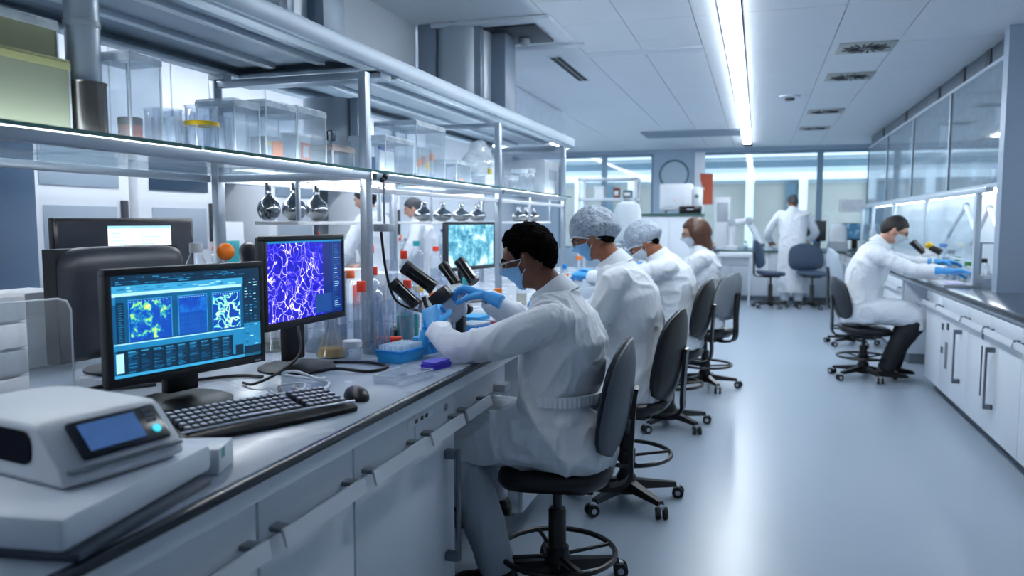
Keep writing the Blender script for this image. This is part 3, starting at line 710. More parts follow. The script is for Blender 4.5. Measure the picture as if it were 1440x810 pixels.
# on the island worktop
cone_flask((-1.5, 2.55, BT), .062, .15, 'conical flask with amber liquid right of the fibre monitor', ('#d8a21c', .3))
MB_ = beaker((-1.62, 2.66, BT), .058, .12, 'wide clear beaker behind the amber flask', liq=('#c7d6dd', .35))
beaker((-1.39, 2.67, BT), .045, .2, 'tall clear beaker with a pale label block near the blue tip rack', liq=('#d5e6f0', .2))
bottle((-1.4, 2.52, BT), .032, .07, 'short squat clear jar left of the blue tip rack', cap=WHITE2, caph=.018, neck=.85, shoulder=.75)
bottle((-1.5, 2.78, BT), .034, .265, 'slim clear wash bottle with a square red cap behind the tip rack', cap=RED, neck=.3, capr=.018, caph=.036, liq=('#e2edf5', .4))
bottle((-1.56, 3.0, BT), .045, .31, 'clear media bottle with red cap, left of the tallest one', cap=RED, neck=.3, capr=.018, shoulder=.55, liq=('#eef3f7', .5))
bottle((-1.66, 3.16, BT), .05, .395, 'tallest clear bottle with red cap by the hook stand', cap=RED, neck=.25, capr=.02, shoulder=.5, liq=('#e3edf4', .45))
bottle((-1.52, 3.22, BT), .04, .37, 'tall narrow bottle with small red cap beside the microscope', cap=RED, neck=.28, capr=.016, shoulder=.5, liq=('#dfe9f2', .4))
bottle((-1.44, 3.08, BT), .03, .25, 'small clear bottle with coral cap behind the microscope head', cap=RED, neck=.45, capr=.018, shoulder=.6)
bottle((-1.74, 3.0, BT), .04, .285, 'clear bottle with pink lid behind the red-capped bottles', cap=mat('pink_lid', '#ef6a6a', .4), neck=.7, capr=.036, caph=.03)
bottle((-1.84, 3.3, BT), .045, .27, 'clear bottle with brown cap at the rack post', cap=COPPER, neck=.4)
beaker((-1.43, 3.06, BT), .046, .1, 'teal plastic beaker on the bench behind the microscope', TEAL)
beaker((-1.62, 2.9, BT), .04, .16, 'clear beaker between the wash bottle and the teal one')
cone_flask((-1.7, 2.83, BT), .055, .2, 'clear conical flask behind the wash bottle', ('#e8eef2', .2))
cone_flask((-1.8, 2.62, BT), .07, .17, 'clear conical flask below the round flasks', ('#d3d9cf', .3))
bottle((-1.8, 2.86, BT), .035, .2, 'clear bottle with green cap below the round flasks', cap=GREENP)
for i, (x, y, r, h, k, lb) in enumerate(((-1.33, 2.62, .03, .13, 0, 'clear measuring glass beside the label block beaker'), (-1.58, 2.75, .028, .3, 1, 'tall clear graduated cylinder behind the wash bottle'), (-1.72, 2.92, .03, .34, 1, 'tall clear graduated cylinder beside the pink-lidded bottle'), (-1.6, 3.12, .03, .22, 1, 'clear cylinder next to the dark heating block'), (-1.36, 2.9, .032, .14, 0, 'clear beaker right behind the tip rack'), (-1.46, 2.92, .03, .18, 0, 'clear tube glass left of the teal beaker'), (-1.4, 3.22, .034, .16, 0, 'clear beaker just left of the microscope foot'), (-1.55, 3.36, .04, .2, 0, 'clear beaker below the hook stand plate'), (-1.68, 3.42, .03, .32, 1, 'tall clear cylinder left of the teal picture'), (-1.3, 3.2, .03, .15, 0, 'clear beaker behind the microscope pillar'), (-1.75, 2.7, .045, .14, 0, 'clear beaker behind the amber flask, at the rack'), (-1.5, 3.62, .03, .26, 1, 'clear cylinder in front of the teal picture'))):
    t = beaker((x, y, BT), r, h, lb, nm='measuring_cylinder' if k else 'beaker', cat='cylinder' if k else 'beaker', liq=('#dfeaf2', .3) if i % 2 else None)
    if k: MB().lathe([(.001, -.0), (r*1.5, 0), (r*1.5, .008), (.001, .008)], n=18).build('foot', FROST, t)
cone_flask((-1.36, 3.34, BT), .05, .17, 'clear conical flask in the gap left of the worker\'s far hand', ('#e9d9b0', .2))
t = thing('acrylic_screen', 'upright clear acrylic screen at far left beside the charcoal monitor', 'splash screen', (-1.78, 1.42, BT), R(75))
pr = [(-.2, 0), (.2, 0)]+[(.17+.03*math.cos(a), .27+.03*math.sin(a)) for a in [PI/2*i/5 for i in range(6)]]+[(-.2, .3)]
MB().prism(pr, -.003, .003, 'Y').build('sheet', ACR, t); MB().tube([(-.2, 0, .3), (.168, 0, .3), (.19, 0, .292), (.2, 0, .27), (.2, 0, 0)], .0028, 6).build('edge', FROST, t)
MB().bb(-.2, .2, -.04, .04, 0, .006, .002).build('foot', FROST, t)
t = thing('drawer_unit', 'pale stacked drawer unit at far left behind the acrylic screen', 'drawer unit', (-2.08, 1.42, BT), R(0))
MB().bb(-.17, .17, -.22, .22, 0, .31, .008).build('carcass', WHITE2, t)
for i in range(4): MB().bb(.168, .185, -.205, .205, .015+i*.073, .08+i*.073, .005).build('drawer', LGREY if i % 2 else WHITE2, t)
t = thing('pale_cabinet', 'slim white locker at far left in front of the blue-grey cupboard', 'locker', (-3.05, 1.95, 0))
MB().bb(-.12, .12, -.16, .16, 0, 1.36, .01).build('carcass', WHITE2, t); o = MB().bb(.12, .135, -.15, .15, .05, 1.33, .005).build('door', WHITE, t); MB().bb(.135, .1375, -.1, .1, 1.0, 1.25).build('paper_sheet', PAPER, o)
t = thing('dark_block', 'flat charcoal heating block among the glass bottles', 'heating block', (-1.55, 3.12, BT), R(10))
MB().bb(-.07, .07, -.05, .05, 0, .03, .005).build('body', DGREY, t)
w_ = MB()
for i in range(4):
    for j in range(3): w_.cyl((-.05+.033*i, -.03+.03*j, .0295), (-.05+.033*i, -.03+.03*j, .0325), .009, n=10)
w_.build('wells', BLACK, t)
t = thing('red_tube_rack', 'red capped tube lying on a small navy stand behind the tip rack', 'tube', (-1.37, 2.76, BT), R(15))
MB().cyl((-.05, 0, .035), (.05, 0, .035), .018).build('tube_body', RED, t)
MB().bb(-.06, .06, -.025, .025, 0, .018, .003).build('stand', NAVY, t)
# pipette tip rack
t = thing('tip_rack', 'bright blue pipette tip rack with clear tips standing on the worktop', 'tip rack', (-1.225, 2.56, BT), R(80))
def taper(mb, w0, d0, z0, w1, d1, z1, k=.012):
    def ring(w_, d_, zq):
        pts = []
        for sx, sy, a0 in ((1, 1, 0), (-1, 1, 90), (-1, -1, 180), (1, -1, 270)):
            for j in range(4):
                a = R(a0+j*30); pts.append(V((sx*(w_/2-k)+k*math.cos(a), sy*(d_/2-k)+k*math.sin(a), zq)))
        return pts
    mb.loft([ring(w0, d0, z0), ring(w1, d1, z1)])
    return mb
taper(MB(), .15, .1, 0, .165, .115, .034).build('tray', CYAN, t)
taper(MB(), .168, .118, .034, .168, .118, .044).build('rim', BLUE, t)
k = MB()
for i in range(12):
    for j in range(7): k.cyl((-.07+.0127*i, -.042+.014*j, .044), (-.07+.0127*i, -.042+.014*j, .062), .0045, .0035, n=7)
o = k.build('tips', mat('tip_plastic', '#d7e9f5', .35), t); o['kind'] = 'stuff'
t = thing('tip_rack', 'second blue tip rack partly hidden behind the bright one', 'tip rack', (-1.2, 2.78, BT), R(84))
taper(MB(), .13, .08, 0, .14, .09, .05).build('tray', BLUE, t); taper(MB(), .142, .092, .05, .142, .092, .06).build('lid', CYAN, t)
t = thing('violet_rack', 'flat violet tube rack at the edge of the worktop', 'tube rack', (-1.045, 2.46, BT), R(78))
taper(MB(), .1, .062, 0, .1, .062, .016, .005).build('base', PURPLE, t); taper(MB(), .092, .055, .016, .095, .058, .026, .005).build('lid', mat('violet_lid', '#5a4fd6', .35), t)
t = thing('plate_lid', 'clear upturned plate lid lying on the worktop before the tip rack', 'plate lid', (-1.06, 2.235, BT), R(80))
b = MB(); b.bb(-.085, .085, -.055, .055, 0, .003); b.bb(-.085, .085, -.055, -.0525, .003, .024); b.bb(-.085, .085, .0525, .055, .003, .024); b.bb(-.085, -.0825, -.0525, .0525, .003, .024); b.bb(.0825, .085, -.0525, .0525, .003, .024)
b.build('tray', ACR, t); b = MB()
for s_ in (-1, 1): b.bb(-.086, .086, s_*.054-.0015, s_*.054+.0015, .0235, .026); b.bb(s_*.084-.0015, s_*.084+.0015, -.055, .055, .0235, .026)
b.build('rim', FROST, t)
t = thing('squeeze_bottle', 'bright blue cone-shaped bottle just behind the worker’s near wrist'.replace('’', "'"), 'bottle', (-1.2, 2.72, BT))
MB().lathe([(.001, 0), (.03, 0), (.031, .01), (.022, .07), (.009, .1), (.006, .13), (.001, .131)], n=20).build('body', CYAN, t)
MB().lathe([(.001, .09), (.0125, .09), (.012, .102), (.001, .103)], n=14).build('collar', BLUE, t)
# items behind the front worker's hands
for i, (x, y, c, lb) in enumerate(((-1.2, 3.25, BLUE, 'blue lidded tray by the worker’s far hand'), (-1.12, 3.42, mat('red_tray', '#d8566a', .4), 'pinkish red tray beyond the far glove'), (-1.28, 3.5, CYAN, 'cyan tray farther along the worktop'), (-1.1, 3.62, WHITE2, 'white tray with reagents near the second worker'))):
    t = thing('reagent_tray', lb.replace('’', "'"), 'tray', (x, y, BT), R(80+i*4))
    taper(MB(), .14, .09, 0, .15, .1, .045, .008).build('tray', c if i else BLUE, t); taper(MB(), .15, .1, .045, .15, .1, .053, .008).build('lid', FROST if i != 2 else CYAN, t)
for i, (x, y, h, c, lb) in enumerate(((-1.34, 3.35, .12, ORANGE, 'small vial with orange cap past the microscope'), (-1.5, 3.5, .16, ORANGE, 'orange-capped bottle by the clear cylinders'), (-1.62, 3.6, .18, YELLOW, 'yellow-capped bottle in front of the teal picture'), (-1.42, 3.72, .14, COPPER, 'brown-capped vial between the first two workers'), (-1.3, 3.9, .15, ORANGE, 'orange-capped bottle by the second worker’s mask'), (-1.25, 3.8, .1, RED, 'short red-capped vial before the second worker'), (-1.5, 3.95, .2, TEAL, 'teal-capped tall bottle near the rack post'), (-1.35, 4.5, .17, YELLOW, 'yellow-capped bottle past the second worker'), (-1.2, 5.0, .16, ORANGE, 'orange-capped bottle near the third worker'), (-1.3, 5.4, .2, BLUE, 'blue-capped bottle near the third worker’s gloves'), (-1.15, 6.1, .2, YELLOW, 'yellow-capped bottle by the brown-haired worker'), (-1.4, 6.3, .22, ORANGE, 'orange-capped tall bottle by the brown-haired worker'))):
    bottle((x, y, BT), .028+.004*(i % 3), h, lb.replace('’', "'"), cap=c, neck=.5, caph=.025, liq=('#e6dfd0', .4) if i % 2 else None)
# amber ball, spray bottle and black arm behind the monitors
t = thing('ball_stand', 'orange ball on a thin steel stem beside the fibre monitor', 'ball on stand', (-1.95, 2.54, BT))
MB().lathe([(.001, 0), (.045, 0), (.045, .008), (.008, .014), (.005, .02), (.005, .36), (.001, .36)], n=18).build('stem', STEEL, t)
MB().ell((0, 0, .385), (.034, .034, .034)).build('ball', ORANGE, t)
t = thing('stereo_microscope', 'black microscope arm leaning behind the two front monitors', 'microscope', (-1.95, 2.8, BT), R(80))
MB().bb(-.1, .1, -.1, .1, 0, .03, .01).build('base', DGREY, t)
MB().tube([(0, .06, .03), (0, .06, .3)], .02, 14).build('pillar', STEEL, t)
MB().tube(spline([(-.02, .06, .37), (-.08, .02, .38), (-.12, -.04, .32)]), .035, 12).build('arm', BLACK, t)
MB().tube([(.06, -.03, .3), (.0, .05, .38)], [.03, .028], 14).build('eyepiece', BLACK, t)
MB().tube([(.09, .03, .3), (.03, .09, .38)], [.03, .028], 14).build('eyepiece', BLACK, t)
bottle((-2.02, 2.46, BT), .04, .42, 'tall clear bottle with green and yellow contents left of the orange ball', cap=LGREY, neck=.45, shoulder=.75, liq=('#a9b63a', .12), lab=(mat('green_label', '#4d8a5a', .5), .3, .38))
t = thing('hook_stand', 'thin steel rod with a square plate hanging from the rack clamp', 'hanging rod', (-1.5, 2.99, 1.36))
MB().tube([(0, 0, .02), (0, 0, .235)], .005).build('rod', STEEL, t)
MB().bb(-.035, .035, -.035, .035, 0, .032, .004).build('plate', LGREY, t)
k = MB(); k.box((0, 0, .232), (.03, .05, .02), .004); k.ell((.02, -.03, .225), (.014, .014, .014), u=10, v=8); k.ell((.02, -.055, .212), (.011, .011, .011), u=10, v=8); k.build('clamp', DGREY, t)
cable([(-1.47, 2.9, 1.36), (-1.46, 2.92, 1.2), (-1.44, 2.96, 1.08), (-1.38, 3.02, 1.03), (-1.33, 3.08, 1.02)], .006, BLACK, 'black hose curving down from the rack post to the glassware', 'hose')
# round flasks on the trays
STL = mat('mirror_flask', '#8b9096', .12, .9, var=.3, vscale=12)
fl = thing('round_flask', 'first round mirrored flask on the tray above the fibre monitor', 'flask', (-2.0, 2.9, 1.403), 0, 'round flasks on the rack trays')
MB().lathe([(.001, 0), (.02, .002), (.042, .02), (.05, .05), (.042, .08), (.02, .1), (.013, .112), (.013, .16), (.017, .163), (.001, .163)], n=24).build('bulb', STL, fl)
MB().lathe([(.0135, .118), (.0145, .118), (.0145, .13), (.0135, .13)], n=16, caps=False).build('collar', CHROME, fl)

# ================================================================ WARE ON THE FAR HALF OF THE ISLAND AND ON THE FAR WALL BENCH
FW = 'bottles on the far wall bench'
for i, (y, r, h, c, lq, lb) in enumerate(((5.55, .07, .36, WHITE2, '#e8eef4', 'white-capped demijohn on the far wall bench'), (5.75, .05, .28, BLUE, '#cfe0ee', 'blue-capped bottle on the far wall bench'), (6.75, .06, .4, RED, '#e9eef2', 'tall red-capped bottle on the far wall bench'), (6.95, .05, .24, YELLOW, '#e6dfb0', 'yellow-capped bottle on the far wall bench'), (7.15, .06, .32, GREENP, '#cfe0d2', 'green-capped bottle on the far wall bench'), (8.6, .06, .35, ORANGE, '#ead9c4', 'orange-capped bottle on the far wall bench'), (8.8, .05, .3, LGREY, '#e4eaf0', 'grey-capped bottle on the far wall bench'), (9.1, .07, .42, TEAL, '#d2e6e4', 'tall teal-capped bottle on the far wall bench'), (9.5, .06, .3, PURPLE, '#ded8ee', 'violet-capped bottle on the far wall bench'), (10.0, .07, .4, NAVY, '#dfe6ee', 'navy-capped bottle on the far wall bench'))):
    bottle((-4.12, y, BT), r, h, lb, cap=c, neck=.45, liq=(lq, .5), group=FW)
for i, (x, y, r, h, c, lb) in enumerate(((-2.45, 3.0, .045, .3, COPPER, 'brown-capped bottle on the far half of the island by the rear post'), (-2.55, 3.25, .05, .34, WHITE2, 'white-capped tall bottle on the far half of the island'), (-2.4, 3.55, .045, .26, YELLOW, 'yellow-capped bottle on the far half of the island'), (-2.5, 3.85, .05, .3, BLUE, 'blue-capped bottle on the far half of the island'), (-2.42, 4.2, .05, .33, GREENP, 'green-capped bottle on the far half of the island behind the teal picture'), (-2.5, 4.7, .05, .3, ORANGE, 'orange-capped bottle on the far half of the island'), (-2.4, 5.3, .05, .36, TEAL, 'teal-capped tall bottle on the far half of the island'), (-2.5, 5.9, .05, .3, RED, 'red-capped bottle on the far half of the island'))):
    bottle((x, y, BT), r, h, lb, cap=c, neck=.4, liq=('#e6edf3', .4))
def rackbox(x, y, z, sx, sy, sz, m_, lb, lab=None, rz=0):
    t = thing('supply_box', lb, 'box', (x, y, z), rz)
    MB().bb(-sx/2, sx/2, -sy/2, sy/2, 0, sz, .006).build('carton', m_, t)
    MB().bb(sx/2+.0005, sx/2+.003, -sy*.3, sy*.28, sz*.25, sz*.7, .001).build('label', lab or PAPER, t)
rackbox(-2.45, 2.05, BT, .2, .3, .26, WHITE2, 'white supply box behind the charcoal monitor')
rackbox(-2.5, 3.42, BT+.0, .16, .14, .14, LGREY, 'grey supply box among the bottles on the far half of the island')
rackbox(-2.0, 3.32, BT, .16, .2, .2, WHITE2, 'white supply box under the round flask tray', NAVY)
rackbox(-2.02, 3.56, BT, .16, .18, .26, PAPER, 'taller white supply box under the round flask tray', RED)
rackbox(-1.98, 3.95, BT, .2, .24, .22, LGREY, 'pale grey supply box left of the teal picture')
rackbox(-4.15, 5.3, BT, .3, .3, .5, WHITE2, 'tall white supply box on the far wall bench', TEAL)
rackbox(-4.15, 7.4, BT, .3, .3, .3, LGREY, 'squat grey supply box on the far wall bench', PAPER)
for i, (y, z, w_, h, c, lb) in enumerate(((5.42, 1.5, .3, .2, PAPER, 'paper sheet pinned to the far wall above the tall white box'), (7.25, 1.35, .22, .3, PAPER, 'paper sheet pinned to the far wall above the squat grey box'), (9.0, 1.4, .3, .22, mat('pale_blue_paper', '#c9dcee', .7), 'pale blue sheet pinned to the far wall'))):
    t = thing('wall_sign', lb, 'paper sheet', (-4.676, y, z)); MB().bb(0, .004, -w_/2, w_/2, 0, h).build('sheet', c, t)
    k = MB()
    for j in range(5): k.bb(.004, .0055, -w_*.38, w_*(.1+.05*(j % 3)), h*(.15+.15*j), h*(.19+.15*j))
    k.build('lines', mat('grey_ink', '#8795a4', .6), t)
# round flasks, rest of the row
for i, (x, y, sc, rz, lb) in enumerate(((-2.0, 3.09, 1, 0, 'second round mirrored flask on the tray above the fibre monitor'), (-2.0, 3.28, 1, 0, 'third round mirrored flask, nearest the rack post'),
      (-1.95, 4.42, .95, 0, 'first of four mirrored flasks on the middle tray above the teal monitor'), (-1.95, 4.72, .95, 1, 'second mirrored flask on the middle tray'), (-1.95, 5.05, .95, 2, 'third mirrored flask on the middle tray'), (-1.95, 5.38, .95, 1, 'fourth mirrored flask, at the far end of the middle tray'),
      (-1.72, 5.66, .85, 1, 'mirrored flask at the near end of the farthest tray'), (-1.72, 5.86, .85, 2, 'mirrored flask in the middle of the farthest tray'), (-1.72, 6.08, .85, 0, 'mirrored flask at the far end of the farthest tray'))):
    dup(fl, (x, y, 1.4035), rz, lb, (sc*1.1, sc*1.1, sc*1.05) if sc == 1 else (sc*1.35, sc*1.35, sc*.8))
# ================================================================ THINGS ON THE GLASS SHELF
GZ = SZ+.0015
tub(-1.85, -1.6, 1.22, 1.52, GZ, .17, 'pale yellow-lidded bin at the near end of the glass shelf', mat('pale_olive_bin', '#8f957f', .5, var=.08), lidm=mat('pale_yellow_lid', '#b3b57c', .5, var=.05))
tub(-1.84, -1.61, 1.23, 1.5, GZ+.1785, .08, 'small olive bin stacked on the pale yellow one', mat('olive_bin', '#858a64', .5, var=.05), lidm=FROST)
t = thing('steel_canister', 'grey cylinder in a steel cup at the near end of the glass shelf', 'canister', (-1.62, 1.585, GZ))
MB().lathe(shell([(.03, 0), (.046, 0), (.05, .01), (.05, .13), (.053, .135)]), n=28, caps=False).build('cup', mat('aged_steel', '#6d6a68', .25, .9, var=.25), t)
MB().cyl((0, 0, .004), (0, 0, .38), .04, n=28).build('cylinder', COLM, t)
MB().lathe([(.041, .27), (.043, .27), (.043, .285), (.041, .285)], n=28, caps=False).build('ring', LGREY, t)
tub(-1.66, -1.55, 1.66, 1.77, GZ, .22, 'tall clear box with a small terracotta jar beside the steel canister')
bottle((-1.605, 1.715, GZ+.005), .03, .06, 'small terracotta jar inside the tall clear box', cap=DGREY, body=mat('terracotta', '#8d4a3c', .5), neck=.8, caph=.015)
# cluster of clear cups with a yellow band
for i, (x, y, r, h, lb) in enumerate(((-1.6, 1.85, .038, .105, 'clear cup at the left end of the cup cluster'), (-1.7, 1.93, .04, .12, 'clear cup behind the yellow-banded one'), (-1.59, 2.05, .04, .11, 'clear cup right of the yellow-banded one'), (-1.72, 2.06, .035, .13, 'clear cup at the rear of the cup cluster'))):
    t = beaker((x, y, GZ), r, h, lb, cat='cup', nm='sample_cup', group='clear cups on the glass shelf')
    for k_ in range(3): MB().cyl((r*.4*math.cos(k_*2), r*.4*math.sin(k_*2), .003), (r*.3*math.cos(k_*2), r*.3*math.sin(k_*2), h*.8), r*.2, n=10).build('vial', FROST, t)
t = beaker((-1.565, 1.95, GZ), .046, .125, 'clear cup wrapped with a bright yellow band', cat='cup', nm='sample_cup')
MB().lathe([(.0475, .068), (.0485, .068), (.0485, .08), (.0475, .08)], n=28, caps=False).build('band', YELLOW, t)
tub(-1.72, -1.58, 2.12, 2.25, GZ, .17, 'tall clear box between the cups and the pair of big clear bins')
tub(-1.78, -1.575, 2.28, 2.46, GZ, .19, 'big clear bin holding orange-labelled packs')
tub(-1.78, -1.575, 2.47, 2.66, GZ, .195, 'big clear bin holding a tub with a brown label')
t = thing('reagent_pack', 'small pack with a bright orange face inside the left clear bin', 'pack', (-1.63, 2.36, GZ+.0045))
MB().bb(-.03, .03, -.05, .05, 0, .075, .004).build('carton', LGREY, t); MB().bb(.0305, .032, -.012, .05, .012, .062).build('label', ORANGE, t); MB().bb(.0305, .032, -.045, -.018, .045, .055).build('stripe', YELLOW, t)
t = thing('reagent_tub', 'lidded tub with a brown square label inside the right clear bin', 'tub', (-1.64, 2.56, GZ+.0045))
taper(MB(), .06, .1, 0, .065, .11, .1).build('body', FROST, t); taper(MB(), .07, .115, .1, .07, .115, .108).build('lid', LGREY, t)
MB().bb(.034, .036, -.025, .035, .012, .075).build('label', COPPER, t); MB().bb(.0362, .037, -.012, .024, .022, .065).build('label_centre', LGREY, t)
# low racks and small ware
tub(-1.7, -1.6, 2.75, 2.92, GZ, .085, 'low clear tray box right of the two big bins', lidm=mat('taupe_lid', '#a59a9a', .5))
beaker((-1.65, 2.845, GZ+.0945), .02, .06, 'tiny clear beaker standing on the low tray box')
beaker((-1.58, 3.0, GZ), .035, .06, 'small blue-tinted beaker at the shelf front', glass('blue_glass', '#b9d4e6'))
t = thing('dropper_bottle', 'dark teal dropper bottle left of the blue-striped box', 'bottle', (-1.75, 3.0, GZ))
MB().lathe([(.001, 0), (.03, 0), (.03, .09), (.012, .12), (.012, .13), (.001, .13)], n=20).build('body', FROST, t)
MB().box((0, 0, .155), (.036, .036, .05), .012).build('cap', mat('dark_teal', '#0d2a33', .2), t)
tub(-1.74, -1.56, 3.13, 3.42, GZ, .16, 'clear rounded box with a dark blue stripe')
t = thing('file_insert', 'white insert with blue top edge inside the rounded clear box', 'insert', (-1.6, 3.22, GZ+.0045))
MB().bb(-.004, .004, -.07, .07, 0, .11, .001).build('sheet', PAPER, t); MB().bb(-.006, .006, -.07, .07, .1, .115, .002).build('edge', NAVY, t)
tub(-1.8, -1.58, 3.5, 3.86, GZ, .27, 'tallest clear box on the shelf, holding colour-tagged tubes')
for i, (y, c, z0, lb) in enumerate(((3.66, ORANGE, .06, 'orange-tagged tube inside the tallest clear box'), (3.71, COPPER, .075, 'rust-tagged tube inside the tallest clear box'), (3.76, YELLOW, .05, 'yellow-tagged tube inside the tallest clear box'), (3.82, ORANGE, .1, 'tube with orange band at the right of the tallest clear box'))):
    t = thing('tagged_tube', lb, 'tube', (-1.64, y, GZ+.0045), 0, 'tagged tubes in the tall clear box')
    MB().cyl((0, 0, 0), (0, 0, .16), .013, n=14).build('glass', FROST, t)
    MB().lathe([(.0135, z0), (.0145, z0), (.0145, z0+.04), (.0135, z0+.04)], n=16, caps=False).build('tag', c, t)
    if i == 3: MB().lathe([(.001, .0), (.0148, .0), (.0148, .03), (.0135, .03)], n=16).build('foot', BLUE, t)
beaker((-1.7, 3.6, GZ+.0045), .045, .1, 'beaker inside the tallest clear box')
tub(-1.72, -1.57, 4.0, 4.22, GZ, .12, 'clear box with a small orange tag past the tall one')
MB_ = thing('orange_tag', 'small orange tag inside the clear box past the tall one', 'tag', (-1.6, 4.15, GZ+.0045)); MB().bb(-.004, .004, -.02, .02, .0, .03, .002).build('card', ORANGE, MB_)
t = thing('dark_roller', 'dark cylinder lying across the rear of the glass shelf', 'roller', (-1.95, 4.1, GZ+.04))
MB().cyl((0, -.16, 0), (0, .16, 0), .04, n=20).build('roll', mat('dark_roll', '#3d4649', .3, .4), t); MB().cyl((0, -.2, 0), (0, .2, 0), .012, n=12).build('axle', STEEL, t)
bag = MB(); bag.ell((0, 0, .1), (.12, .2, .11)); bag.ell((0, .05, .19), (.07, .12, .1)); bag.bb(-.1, .1, -.17, .17, 0, .06, .02)
me = fuse(bag, .014, 3, lambda c: .018*(noise.noise(c*9)+.5*noise.noise(c*20)))
t = thing('plastic_bag', 'crumpled translucent plastic bag on the shelf with a yellow tag', 'plastic bag', (-1.72, 4.75, GZ+.02))
put('film', me, FROST, t); MB().box((.125, -.12, .08), (.006, .07, .035), .002).build('tag', mat('mustard_tag', '#b9a81c', .5), t)
for i, (x, y, r, h, lb) in enumerate(((-1.6, 5.1, .04, .1, 'clear jar after the plastic bag'), (-1.62, 5.35, .05, .16, 'clear cylinder jar near the end of the glass shelf'), (-1.64, 5.6, .055, .18, 'larger clear cylinder jar near the shelf end'), (-1.6, 4.42, .045, .09, 'clear dish jar before the plastic bag'))):
    bottle((x, y, GZ), r, h, lb, cap=FROST, neck=.9, shoulder=.78, caph=.02, cat='jar', nm='clear_jar')
t = thing('glove_carton', 'pale mottled carton at the far end of the glass shelf', 'carton', (-1.75, 6.12, GZ))
MB().bb(-.17, .17, -.22, .22, 0, .27, .012).build('box', mat('mottled_carton', '#aab4be', .5, var=.2, vscale=8), t)
MB().bb(.171, .1735, -.1, .14, .12, .2).build('label', mat('carton_label', '#8b97a4', .5, var=.15), t)

